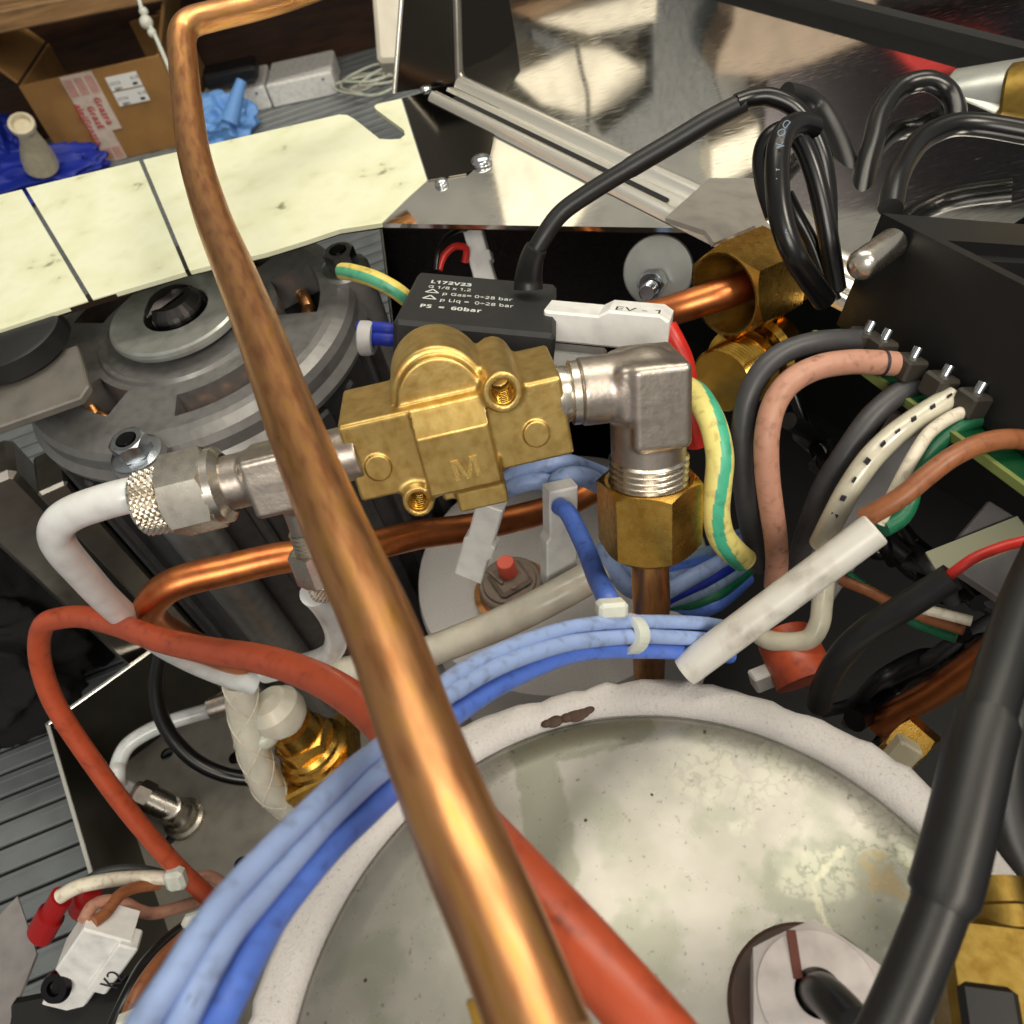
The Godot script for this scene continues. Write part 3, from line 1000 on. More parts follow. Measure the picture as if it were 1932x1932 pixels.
	# coiled leads
	for k in 5:
		b = Shape.new()
		var c := H(690 + k * 9 - (k % 2) * 22, 152 + (k % 3) * 9 - k * 4, 0.006 + k * 0.002)
		var ring := PackedVector3Array()
		for j in 17:
			var an := TAU * j / 14.0 + k
			ring.append(c + Vector3(cos(an) * (0.022 + 0.003 * sin(k * 2.0 + j)), 0.0015 * sin(an * 2 + k), sin(an) * 0.016))
		tube(b, ring, 0.0011, 8, true, 4)
		single("coiled_lead", "loose pale grey lead, ring %s of the tangle beside the white boxes" % ["lowest", "second", "middle", "fourth", "topmost"][k], "lead", b, M.milky_hose, "tangled leads on the bench")
	b = Shape.new()
	box(b, frame(P(738, 40, 640), D(1, 0.05, 0), D(-0.05, 1, 0.2)), Vector3(0.022, 0.065, 0.03), 0.003)
	single("pale_case", "pale upright plastic case beside the steel corner", "case", b, M.pale_card)
	# blue gloves: crumpled sheets
	crumple("rubber_glove", "pale blue rubber glove crumpled beside the cardboard box", H(418, 232, 0.014), Vector3(0.033, 0.024, 0.026), M.glove_blue, 51)
	b = Shape.new()
	tube(b, tracev([432, 232, 770, 440, 205, 768, 447, 180, 766, 456, 152, 764]), func(q): return 0.0085 - 0.004 * q, 14)
	single("glove_finger", "pale blue glove finger pointing up beside the white adapter boxes", "glove", b, M.glove_blue)
	crumple("rubber_glove", "deep blue rubber glove at the left edge below the spout", H(40, 342, 0.012), Vector3(0.075, 0.02, 0.035), M.deep_blue, 52)
	crumple("rubber_glove", "small dark blue glove behind the cream plastic spout", H(18, 285, 0.02), Vector3(0.022, 0.03, 0.03), M.deep_blue, 53)
	# cream spout
	t = thing("plastic_spout", "cream plastic spout with an oval mouth beside the cardboard box", "spout", H(90, 300, 0.0))
	b = Shape.new()
	var g0 := P(78, 312, 760)
	var g1 := P(60, 268, 735)
	tube(b, PackedVector3Array([g0, g0.lerp(g1, 0.35), g0.lerp(g1, 0.7), g1, P(43, 238, 715)]), func(s): return lerpf(0.0145, 0.0080, smoothstep(0.1, 0.8, s)), 20, true, 4)
	obj("body", b, M.cream_plastic, t)
	b = Shape.new()
	var mo := (P(43, 238, 715) - g1).normalized()
	lathe(b, P(43, 238, 715), mo, [Vector2(0.0085, -0.002), Vector2(0.0105, 0), Vector2(0.0105, 0.004), Vector2(0.008, 0.0045), Vector2(0.0072, 0.002), Vector2(0.006, -0.010), Vector2(0, -0.010)], 24)
	obj("mouth", b, M.cream_plastic, t)
	# hanging cable tie
	t = thing("hanging_strap", "white beaded plastic strap hanging from the shelf beside the copper pipe", "strap", P(262, -20, 640))
	b = Shape.new()
	tube(b, tracev([258, -20, 640, 270, 25, 640, 290, 62, 640, 312, 112, 640, 328, 150, 640]), 0.0016, 8)
	obj("band", b, M.nylon, t)
	for q in [[271, 22, 3.4], [276, 42, 5.0], [287, 62, 3.4]]:
		b = Shape.new()
		ball(b, frame(P(q[0], q[1], 640), Vector3.RIGHT, Vector3.UP), Vector3.ONE * q[2] * 0.001, 14)
		obj("bead", b, M.nylon, t)
	# black bag at the left
	crumple("black_bag", "black cloth bag slumped on the mat at the left edge", P(25, 1095, 400), Vector3(0.042, 0.06, 0.034), M.black_cloth, 54)
	crumple("black_bag", "lower black cloth fold below the orange hose at the left edge", P(-40, 1275, 385), Vector3(0.043, 0.034, 0.03), M.black_cloth, 55)

func crumple(called: String, label: String, c: Vector3, size: Vector3, m: Material, seed_: int) -> void:
	var n := FastNoiseLite.new()
	n.seed = seed_
	n.frequency = 1.1
	n.fractal_octaves = 2
	n.noise_type = FastNoiseLite.TYPE_SIMPLEX_SMOOTH
	n.fractal_type = FastNoiseLite.FRACTAL_RIDGED
	var b := Shape.new()
	var seg := 48
	for i in seg + 1:
		var t := PI * i / seg
		for k in seg * 2 + 1:
			var a := PI * (k % (seg * 2)) / seg
			var u := Vector3(sin(t) * cos(a), cos(t), sin(t) * sin(a))
			var r := 0.86 + 0.34 * n.get_noise_3dv(u * 0.95)
			b.add(c + u * size * r, u)
	for i in seg:
		for k in seg * 2:
			var s := i * (seg * 2 + 1) + k
			b.tri(s, s + 1, s + seg * 2 + 2)
			b.tri(s, s + seg * 2 + 2, s + seg * 2 + 1)
	soften(b, seg * 2 + 1, seg + 1)
	single(called, label, called.split("_")[-1], b, m)

func soften(b: Shape, cols: int, rows: int) -> void:             # normals of a closed grid
	for i in rows:
		for k in cols:
			var kl := k - 1 if k > 0 else cols - 2
			var kr := k + 1 if k < cols - 1 else 1
			var du := b.v[i * cols + kr] - b.v[i * cols + kl]
			var dv := b.v[mini(i + 1, rows - 1) * cols + k] - b.v[maxi(i - 1, 0) * cols + k]
			var nn := dv.cross(du)
			if nn.length() > 1e-12:
				nn = nn.normalized()
				b.n[i * cols + k] = nn if nn.dot(b.n[i * cols + k]) > 0 else -nn

# ---------------------------------------------------------------- the steel of the machine
const SHELF := 0.215
func chassis() -> void:
	var t := thing("steel_shelf", "level steel shelf plate with painted pale reflection at left, mirror bright at right", "shelf plate", H(700, 420, SHELF))
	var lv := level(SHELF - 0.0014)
	var pieces := [  # gaps between the pieces draw mirrored tile seams
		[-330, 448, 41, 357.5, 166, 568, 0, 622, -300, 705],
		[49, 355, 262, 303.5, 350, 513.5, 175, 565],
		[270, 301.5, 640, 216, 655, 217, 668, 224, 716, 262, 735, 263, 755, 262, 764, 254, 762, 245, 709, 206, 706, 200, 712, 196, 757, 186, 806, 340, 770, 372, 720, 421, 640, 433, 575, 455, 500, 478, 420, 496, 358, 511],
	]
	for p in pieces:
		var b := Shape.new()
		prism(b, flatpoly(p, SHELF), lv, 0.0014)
		obj("pale_reflection", b, M.reflection_white, t)  # white colour stands in for the ceiling mirrored in the steel
	var b := Shape.new()
	prism(b, flatpoly([759.5, 186, 866, 156, 862, -60, 2100, -60, 2100, 300, 1700, 560, 1420, 440, 1338, 431, 722, 421.5, 772.5, 372, 808, 340], SHELF), lv, 0.0014)
	obj("mirror_section", b, M.mirror_steel, t)
	b = Shape.new()
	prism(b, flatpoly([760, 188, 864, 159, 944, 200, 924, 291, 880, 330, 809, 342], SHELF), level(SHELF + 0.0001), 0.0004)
	obj("post_reflection", b, M.dark_mirror, t)  # dark reflection of the post, laid on as a tinted plate
	b = Shape.new()                                              # folded front lip
	var lip := [[-330, 712], [0, 622], [352, 512.5], [500, 478], [575, 455], [640, 433], [722, 421.5], [1030, 426], [1338, 431]]
	for i in lip.size() - 1:
		var p := H(lip[i][0], lip[i][1], SHELF - 0.0003)
		var q := H(lip[i + 1][0], lip[i + 1][1], SHELF - 0.0003)
		var dn := Vector3(0, -0.0018, 0)
		var inn := Vector3(0, 0, -0.001)
		b.face([p, q, q + dn, p + dn])
		b.face([p + inn, q + inn, q + inn + dn, p + inn + dn])
		b.face([p + dn, q + dn, q + dn + inn, p + dn + inn])
	obj("front_lip", b, M.lip_brown, t)
	# two upright walls that meet in a corner
	var corner := H(866, 156, SHELF)
	var left := H(744, 175, SHELF)
	var run := Vector3(0.42822777, 0, 0.90367083)
	t = thing("steel_post", "dark polished steel corner post at the back of the mirror bright shelf", "steel post", corner)
	for q in [[[759, -20, 300], [744, 175, 316], [866, 156, 313], [861, -20, 297]], [[861, -20, 297], [866, 156, 313], [940, 156, 318], [983, 127, 322], [957, -20, 312]]]:
		b = Shape.new()
		var front := []
		var rear := []
		for p in q:
			front.append(P(p[0], p[1], p[2]))
			rear.append(P(p[0], p[1], p[2] + 1.2))
		b.face(front)
		b.face(rear)
		for i in front.size():
			var k := (i + 1) % front.size()
			b.face([front[i], front[k], rear[k], rear[i]])
		obj("post_face", b, M.dark_mirror, t)
	b = Shape.new()
	tube(b, PackedVector3Array([P(866, 156, 312.5), P(861, -20, 296.5)]), 0.0017, 10, true, 1)
	obj("corner_bend", b, M.brushed_steel, t)
	b = Shape.new()
	tube(b, PackedVector3Array([P(744, 176, 315.6), P(759, -20, 299.6)]), 0.0009, 8, true, 1)
	obj("bright_edge", b, M.edge_steel, t)
	t = thing("steel_lip", "long folded bright steel lip with a dark slot running across the shelf", "steel lip", corner)
	b = Shape.new()                                              # bright ribs of the folded foot
	var outw := Vector3(-run.z, 0, run.x)
	var fold := [Vector2(-0.0030, 0.0002), Vector2(-0.0015, 0.0022), Vector2(0.0004, 0.0030), Vector2(0.0022, 0.0022), Vector2(0.0036, 0.0004), Vector2(0.0050, 0.0010), Vector2(0.0062, 0.0014), Vector2(0.0070, 0.0003), Vector2(0.0100, 0.0003), Vector2(0.0108, 0.0022), Vector2(0.0126, 0.0028), Vector2(0.0142, 0.0016), Vector2(0.0150, 0.0002)]
	for i in fold.size() - 1:
		var pts := []
		for q in [[fold[i], 0.002], [fold[i + 1], 0.002], [fold[i + 1], 0.30], [fold[i], 0.30]]:
			pts.append(corner + outw * q[0].x + Vector3(0, q[0].y, 0) + run * q[1])
		var nr := []
		for q in [fold[maxi(i - 1, 0)] - fold[i + 1], fold[i] - fold[mini(i + 2, fold.size() - 1)]]:
			var nv: Vector3 = outw * -q.y * -1.0 + Vector3(0, absf(q.x), 0)
			nr.append(nv.normalized())
		var base := b.v.size()
		b.add(pts[0], nr[0])
		b.add(pts[1], nr[1])
		b.add(pts[2], nr[1])
		b.add(pts[3], nr[0])
		b.tri(base, base + 1, base + 2)
		b.tri(base, base + 2, base + 3)
	obj("folded_foot", b, M.edge_steel, t)
	b = Shape.new()
	box(b, frame(corner + run * 0.062 + outw * 0.0085 + Vector3(0, 0.0006, 0), run, Vector3.UP), Vector3(0.105, 0.0008, 0.0022))
	obj("slot", b, M.hole, t)
	b = Shape.new()                                              # round head screws at the foot of the corner
	for q in [[803, 168, 0.0022], [908, 304, 0.0034], [832, 344, 0.0022]]:
		b = Shape.new()
		ball(b, frame(H(q[0], q[1], SHELF + 0.0006), Vector3.RIGHT, Vector3.UP), Vector3(1, 0.6, 1) * q[2], 18)
		obj("screw_head", b, M.zinc, t)
	b = Shape.new()
	tube(b, tracev([803, 168, 316, 835, 158, 316, 868, 153, 315, 905, 136, 318]), 0.0014, 8)
	obj("spring_clip", b, M.brushed_steel, t)
	# dark plate below the shelf, with the bright cut edge
	t = thing("dark_plate", "upright dark steel plate under the shelf with a bright left edge", "plate", P(722, 425, 300))
	var a := P(722, 428, 300)
	var dnw := P(712, 560, 320)
	var rr := P(1330, 428, 300)
	b = Shape.new()
	var fx := frame(a, rr - a, a - dnw)
	prism(b, PackedVector2Array([Vector2(0, 0.006), Vector2(0.115, 0.006), Vector2(0.115, -0.16), Vector2(0, -0.16)]), fx, 0.0012)
	obj("sheet", b, M.dark_steel, t)
	b = Shape.new()
	tube(b, PackedVector3Array([fx * Vector3(-0.0004, 0, 0.0006), fx * Vector3(-0.0004, -0.05, 0.0006)]), 0.0007, 8, true, 1)
	obj("bright_edge", b, M.edge_steel, t)
	# inside of the machine
	b = Shape.new()
	box(b, Transform3D(Basis(), Vector3(0.13, 0.035, -0.17)), Vector3(0.30, 0.004, 0.42))
	struct(single("machine_floor", "dark floor deep inside the machine", "floor", b, M.deep_black))
	b = Shape.new()
	box(b, frame(Vector3(0.22, 0.12, -0.14), Vector3(0.43, 0, 0.9), Vector3.UP), Vector3(0.5, 0.2, 0.004))
	single("side_panel", "dark steel panel closing the right of the machine", "panel", b, M.deep_black)
	# steel foot left of the mirror, seen between the black cables
	b = Shape.new()
	var gg := [[P(1255, 415, 214), P(1338, 340, 236), P(1450, 340, 236)], [P(1330, 440, 205), P(1400, 392, 222), P(1560, 440, 215)], [P(1345, 462, 203), P(1420, 430, 215), P(1590, 520, 210)]]
	sheet(b, gg, 0.0012)
	single("steel_bracket", "bent grey steel bracket beside the big brass nut", "bracket", b, M.soft_steel)

func boiler() -> void:
	var c := LID
	var t := thing("boiler", "boiler with a stained pale metal lid in a white felt jacket", "boiler", Vector3(c.x, 0.05, c.z))
	var ri := 0.0567
	var b := Shape.new()
	lathe(b, Vector3(c.x, 0.05, c.z), Vector3.UP, [Vector2(0, 0.15), Vector2(ri - 0.006, 0.1502), Vector2(ri - 0.0012, 0.1497), Vector2(ri, 0.149), Vector2(ri, 0.0)], 96, 60)
	for i in b.v.size():
		b.uv[i] = Vector2((b.v[i].x - c.x) / 0.116 + 0.5, (b.v[i].z - c.z) / 0.116 + 0.5)
	obj("lid", b, M.boiler_plate, t)
	# felt jacket: a soft ring, thicker at the back
	b = Shape.new()
	var n := FastNoiseLite.new()
	n.frequency = 90.0
	n.seed = 4
	var seg := 180
	var prof := 10
	for i in seg + 1:
		var a := TAU * (i % seg) / seg
		var dir := Vector3(cos(a), 0, sin(a))
		var ro := ri + 0.0082 + 0.0006 * sin(a * 2.0 + 1.0)
		ro += 0.0012 * n.get_noise_2d(cos(a) * 2.0 * 0.06, sin(a) * 2.0 * 0.06) + 0.0007 * sin(a * 9.0) * smoothstep(0.0, -1.0, dir.z)
		var w := ro - ri
		var rd := minf(w * 0.45, 0.0034)
		for j in prof + 3:
			var r: float
			var y: float
			if j <= prof / 2:
				var q := PI / 2 * j / (prof / 2)
				r = ri + 0.0003 + rd * (1 - cos(q))
				y = 0.001 + rd * sin(q) - rd
			elif j <= prof:
				var q := PI / 2 * (j - prof / 2) / (prof / 2)
				r = ro - rd + rd * sin(q)
				y = 0.001 - rd + rd * cos(q)
			else:
				r = ro
				y = -0.01 if j == prof + 1 else -0.15
			var p := Vector3(c.x, 0.2 + y, c.z) + dir * r
			p.y += 0.0010 * n.get_noise_2d(p.x, p.z)
			b.add(p, Vector3.UP if j < prof else dir)
	var cols := prof + 3
	for i in seg:
		for j in cols - 1:
			var s := i * cols + j
			b.tri(s, s + 1, s + cols + 1)
			b.tri(s, s + cols + 1, s + cols)
	for i in seg + 1:
		for j in cols:
			var du := b.v[(i + 1 if i < seg else 1) * cols + j] - b.v[(i - 1 if i > 0 else seg - 1) * cols + j]
			var dv := b.v[i * cols + mini(j + 1, cols - 1)] - b.v[i * cols + maxi(j - 1, 0)]
			var nn := du.cross(dv).normalized()
			b.n[i * cols + j] = nn if nn.dot(b.n[i * cols + j]) > 0 else -nn
	obj("felt_jacket", b, M.felt, t)
	b = Shape.new()                                               # rusty sealant blobs at the rim
	for q in [[1088, 1349, 2.2], [1098, 1346, 1.7], [1046, 1362, 1.8], [1070, 1355, 1.4], [1110, 1340, 1.3], [1032, 1366, 1.2]]:
		ball(b, level(0.2002) * Transform3D(Basis(), Vector3(H(q[0], q[1], 0.2).x, -H(q[0], q[1], 0.2).z, 0)), Vector3(q[2], q[2] * 0.7, 0.5) * 0.001, 12)
	obj("sealant", b, M.dark_wood, t)
	for q in [[1105, 1548, 0.5], [1230, 1500, 0.45], [1640, 1470, 0.4], [1570, 1810, 0.5], [690, 1850, 0.6], [1330, 1380, 0.4]]:
		b = Shape.new()
		var sp := H(q[0], q[1], 0.2)
		lathe(b, Vector3(sp.x, 0.2001, sp.z), Vector3.UP, [Vector2(q[2] * 0.0007, 0), Vector2(q[2] * 0.0005, 0.00012), Vector2(0, 0.00014)], 9)
		obj("speck", b, M.dark_wood, t)
	# second felt drum under the valve
	b = Shape.new()
	var d := Vector3(0.0115, 0.04, -0.182)
	lathe(b, d, Vector3.UP, [Vector2(0, 0.06), Vector2(0.048, 0.06), Vector2(0.0525, 0.058), Vector2(0.0535, 0.054), Vector2(0.0535, 0)], 64, 40)
	single("felt_drum", "white felt covered drum below the brass valve", "drum", b, M.felt)

# ---------------------------------------------------------------- pump motor
func sector(r0: float, r1: float, a0: float, a1: float, k := 10) -> PackedVector2Array:
	var out := PackedVector2Array()
	for i in k + 1:
		out.append(Vector2.from_angle(lerpf(a0, a1, float(i) / k)) * r1)
	for i in k + 1:
		out.append(Vector2.from_angle(lerpf(a1, a0, float(i) / k)) * r0)
	return out

func motor() -> void:
	var c := Vector3(-0.0868, 0.193, -0.2458)
	var t := thing("pump_motor", "grey cast motor with slotted shaft, big washer and vent windows", "motor", Vector3(c.x, 0.02, c.z))
	var lv := level(c.y) * Transform3D(Basis(), Vector3(c.x, -c.z, 0))
	# cover with vent windows cut through
	var cut := CSGCombiner3D.new()
	cut.name = "cover"
	t.add_child(cut, true)
	var disc := CSGPolygon3D.new()
	var prof := PackedVector2Array([Vector2(0.0, 0.0), Vector2(0.0, -0.012), Vector2(0.0560, -0.012), Vector2(0.0560, -0.0045), Vector2(0.0548, -0.0022), Vector2(0.0515, -0.0008), Vector2(0.049, -0.0003), Vector2(0.030, 0.0)])
	disc.polygon = prof
	disc.mode = CSGPolygon3D.MODE_SPIN
	disc.spin_sides = 96
	disc.smooth_faces = false
	disc.material = M.cast_aluminium
	disc.name = "disc"
	disc.position = Vector3(0, c.y - 0.02, 0)
	cut.add_child(disc)
	for w in [[0.031, 0.0425, 122, 150], [0.0345, 0.0445, 52, 92], [0.031, 0.046, -22, 16], [0.032, 0.045, 205, 240], [0.032, 0.045, 285, 320]]:
		var p := CSGPolygon3D.new()
		p.operation = CSGShape3D.OPERATION_SUBTRACTION
		p.polygon = inset(sector(w[0], w[1], deg_to_rad(-w[2]), deg_to_rad(-w[3])), 0.0003)
		p.mode = CSGPolygon3D.MODE_DEPTH
		p.depth = 0.05
		p.name = "vent"
		p.material = M.cast_aluminium
		p.transform = Transform3D(Basis(Vector3(1, 0, 0), Vector3(0, 0, -1), Vector3(0, 1, 0)), Vector3(0, c.y - 0.02 + 0.02, 0))
		cut.add_child(p)
	var b := Shape.new()                                         # raised dish round the shaft, rim and web
	lathe(b, c, Vector3.UP, [Vector2(0.0295, -0.0005), Vector2(0.0285, 0.0012), Vector2(0.0272, 0.0012), Vector2(0.0262, -0.0001)], 64)
	lathe(b, c, Vector3.UP, [Vector2(0.0575, -0.013), Vector2(0.0580, -0.011), Vector2(0.0568, -0.0095), Vector2(0.0560, -0.0085)], 96)
	obj("cover_rim", b, M.cast_aluminium, t)
	b = Shape.new()
	lathe(b, c, Vector3.UP, [Vector2(0.0105, 0.0035), Vector2(0.0108, 0.0062), Vector2(0.0214, 0.0066), Vector2(0.0222, 0.0060), Vector2(0.0225, 0.0048), Vector2(0.0221, 0.0034), Vector2(0.012, 0.0), Vector2(0.0, 0.0)], 64, 25)
	obj("washer", b, M.washer_steel, t)
	b = Shape.new()                                               # slotted shaft end: two half domes either side of a slot
	for s in [-1.0, 1.0]:
		var half := PackedVector2Array()
		for i in 17:
			var a := PI * i / 16
			var q := Vector2(cos(a) * 0.0092, sin(a) * 0.0092)
			half.append(Vector2(q.x, maxf(q.y, 0.0017)) * Vector2(1, s))
		var turn := Transform3D(Basis(Vector3(0, 0, 1), deg_to_rad(38)), Vector3.ZERO)
		prism(b, half, lv * turn * Transform3D(Basis(), Vector3(0, 0, 0.004)), 0.0068, 0.0022)
	obj("shaft", b, M.shaft_steel, t)
	b = Shape.new()
	lathe(b, c + Vector3(0, 0.001, 0), Vector3.UP, [Vector2(0.0102, 0.003), Vector2(0.0100, 0.0056), Vector2(0.0, 0.0058)], 48)
	obj("shaft_collar", b, M.dark_steel, t)
	# can with cooling ribs
	b = Shape.new()
	lathe(b, c, Vector3.UP, [Vector2(0.0545, -0.013), Vector2(0.0545, -0.17), Vector2(0, -0.17)], 96)
	obj("can", b, M.cast_dark, t)
	for i in 22:
		b = Shape.new()
		var a := TAU * i / 22
		var dir := Vector3(cos(a), 0, sin(a))
		box(b, frame(c + dir * 0.0555 + Vector3(0, -0.089, 0), Vector3(-sin(a), 0, cos(a)), Vector3.UP), Vector3(0.0042 if i % 3 else 0.0095, 0.146, 0.0042), 0.0010)
		obj("cooling_rib", b, M.cast_dark, t)
	b = Shape.new()
	lathe(b, c, Vector3.UP, [Vector2(0.0, -0.0125), Vector2(0.052, -0.0125)], 48)
	obj("winding_floor", b, M.hole, t)
	for i in 26:                                                 # copper winding under the windows
		b = Shape.new()
		var a := TAU * i / 26
		var p := c + Vector3(cos(a), 0, sin(a)) * 0.039 + Vector3(0, -0.011, 0)
		tube(b, PackedVector3Array([p + Vector3(-sin(a), 0, cos(a)) * 0.006 + Vector3(0, -0.002, 0), p + Vector3(0, 0.0035, 0), p - Vector3(-sin(a), 0, cos(a)) * 0.006 + Vector3(0, -0.002, 0)]), 0.0022, 8, true, 4)
		obj("winding", b, M.copper, t)
	# lugs with bolts
	for q in [[250, 846, 0.196], [644, 490, 0.196]]:
		var p := H(q[0], q[1], q[2])
		var o := Vector3(p.x, c.y + 0.0008, p.z)
		b = Shape.new()
		lathe(b, o + Vector3(0, -0.0075, 0), Vector3.UP, [Vector2(0.0075, -0.15), Vector2(0.0082, 0.0), Vector2(0.0082, 0.006), Vector2(0.0075, 0.007), Vector2(0, 0.007)], 32)
		var lug := obj("lug", b, M.cast_aluminium, t)
		b = Shape.new()
		lathe(b, o + Vector3(0, -0.0005, 0), Vector3.UP, [Vector2(0.0072, 0), Vector2(0.0074, 0.0008), Vector2(0.006, 0.0012), Vector2(0, 0.0012)], 32)
		nut(b, o + Vector3(0, 0.0007, 0), Vector3.UP, 0.0092, 0.0052, 0.003, 0.4)
		obj("hex_nut", b, M.zinc, lug)
		b = Shape.new()
		screw_thread(b, o + Vector3(0, 0.0015, 0), Vector3.UP, 0.0030, 0.0048, 0.0008, 24)
		obj("stud", b, M.dark_steel, lug)
	# cable gland of the motor
	b = Shape.new()
	var g := Z(1, 0, 165, 1755, 205)
	lathe(b, g, D(1, -0.05, 0.1), [Vector2(0.0022, 0.0008), Vector2(0.0038, 0.0008), Vector2(0.0042, -0.0004), Vector2(0.0042, -0.0022), Vector2(0.0036, -0.0026), Vector2(0, -0.0026)], 28)
	obj("cable_gland", b, M.gland_grey, t)
	b = Shape.new()
	for k in 2:
		tube(b, trace(1, 0, [110, 1700 + k * 55, 207, 210, 1705 + k * 50, 204, 290, 1715 + k * 45, 204, 420, 1740, 212]), 0.0017, 12)
	single("blue_motor_lead", "dark blue pair of leads between the motor and the black coil", "wire", b, M.deep_blue)
	b = Shape.new()                                               # earth lead
	tube(b, tracev([646, 512, 214, 664, 514, 211, 705, 526, 207, 742, 545, 207, 765, 562, 210]), 0.0021, 64, true, 14, func(a, s): return Color(0.10, 0.42, 0.26) if absf(cos(a + 0.5)) < 0.5 else Color(0.72, 0.58, 0.13))
	single("earth_wire", "green and yellow earth wire from the motor to the black coil", "wire", b, M.striped)
	# bracket and black foot at the left edge
	t = thing("steel_tongue", "pale grey flat bracket over the left of the motor", "bracket", P(60, 740, 240))
	b = Shape.new()
	prism(b, flatpoly([-120, 730, 30, 690, 145, 652, 158, 690, 168, 728, 152, 752, 0, 806, -120, 850], 0.206), level(0.2035), 0.0028, 0.0005)
	obj("plate", b, M.bracket_grey, t)
	b = Shape.new()
	lathe(b, H(38, 662, 0.207), Vector3.UP, [Vector2(0, 0.0), Vector2(0.0150, 0.0), Vector2(0.0165, 0.001), Vector2(0.0158, 0.0065), Vector2(0.0145, 0.007), Vector2(0, 0.007)], 40)
	obj("rubber_foot", b, M.black_rubber, t)
	b = Shape.new()
	var po := H(-40, 880, 0.175)
	box(b, frame(po + Vector3(0, -0.085, 0), Vector3(1, 0, -0.25), Vector3.UP), Vector3(0.022, 0.17, 0.02), 0.002)
	box(b, frame(po + Vector3(0.021, -0.088, 0.004), Vector3(1, 0, -0.25), Vector3.UP), Vector3(0.010, 0.165, 0.02), 0.001)
	single("steel_post", "upright dark steel post at the left edge below the flat bracket", "post", b, M.brushed_steel)

# ---------------------------------------------------------------- solenoid valve
var vx := Vector3.ZERO
var vy := Vector3.ZERO
var vn := Vector3.ZERO
var vo := Vector3.ZERO
const VS := 0.000945

func vf() -> Transform3D:                                        # valve frame in metres per unit VS: x along, y up the face, z out of it
	return Transform3D(Basis(vx * VS, vy * VS * 1.1, vn * VS), vo)

func valve_field(p: Vector3) -> float:
	var d := s_box(p, Vector3(0, -3.4, -9.5), Vector3(21.6, 7.6, 9.5), 0.7)
	d = s_join(d, s_box(p, Vector3(-1.0, 1.2, -15.0), Vector3(20.5, 2.0, 4.0), 0.7), 1.0)
	d = s_join(d, s_rod(p, Vector3(-1.6, 3.4, -19), Vector3(-1.6, 3.4, -4.2), 9.6, 0.9), 1.0)
	d = s_join(d, s_rod(p, Vector3(-1.6, 3.4, -8), Vector3(-1.6, 3.4, -2.4), 8.2, 0.5), 0.8)
	var mid := s_box(p, Vector3(-0.7, -4.4, -1.0), Vector3(7.1, 8.2, 4.2), 0.5)
	mid = maxf(mid, (p - Vector3(0, -0.2, 3.2)).dot(Vector3(0, 0.60, 0.80)))
	mid = maxf(mid, (p - Vector3(0, -11.4, 3.2)).dot(Vector3(0, -0.8, 0.5)))
	d = s_join(d, mid, 0.7)
	d = s_join(d, s_box(p, Vector3(1.9, -12.4, -3.6), Vector3(5.1, 4.6, 5.0), 0.7), 0.8)
	d = s_join(d, s_box(p, Vector3(-3.2, -12.2, -6.0), Vector3(2.8, 3.2, 4.4), 0.7), 0.8)
	for q in [Vector2(-16.3, -4.9), Vector2(14.9, -5.3)]:
		d = s_join(d, s_rod(p, Vector3(q.x, q.y, -2), Vector3(q.x, q.y, 0.55), 2.55, 0.25), 0.3)
	d = s_join(d, s_rod(p, Vector3(10.2, 4.4, -19), Vector3(10.2, 4.4, 2.4), 3.75, 0.35), 1.4)
	d = s_cut(d, s_rod(p, Vector3(10.2, 4.4, -7), Vector3(10.2, 4.4, 6), 2.35, 0.1), 0.35)
	d = s_join(d, s_rod(p, Vector3(-10.6, -12.9, -12), Vector3(-10.6, -12.9, 1.2), 3.1, 0.35), 1.6)
	d = s_cut(d, s_rod(p, Vector3(-10.6, -12.9, -8), Vector3(-10.6, -12.9, 6), 1.95, 0.1), 0.3)
	return d

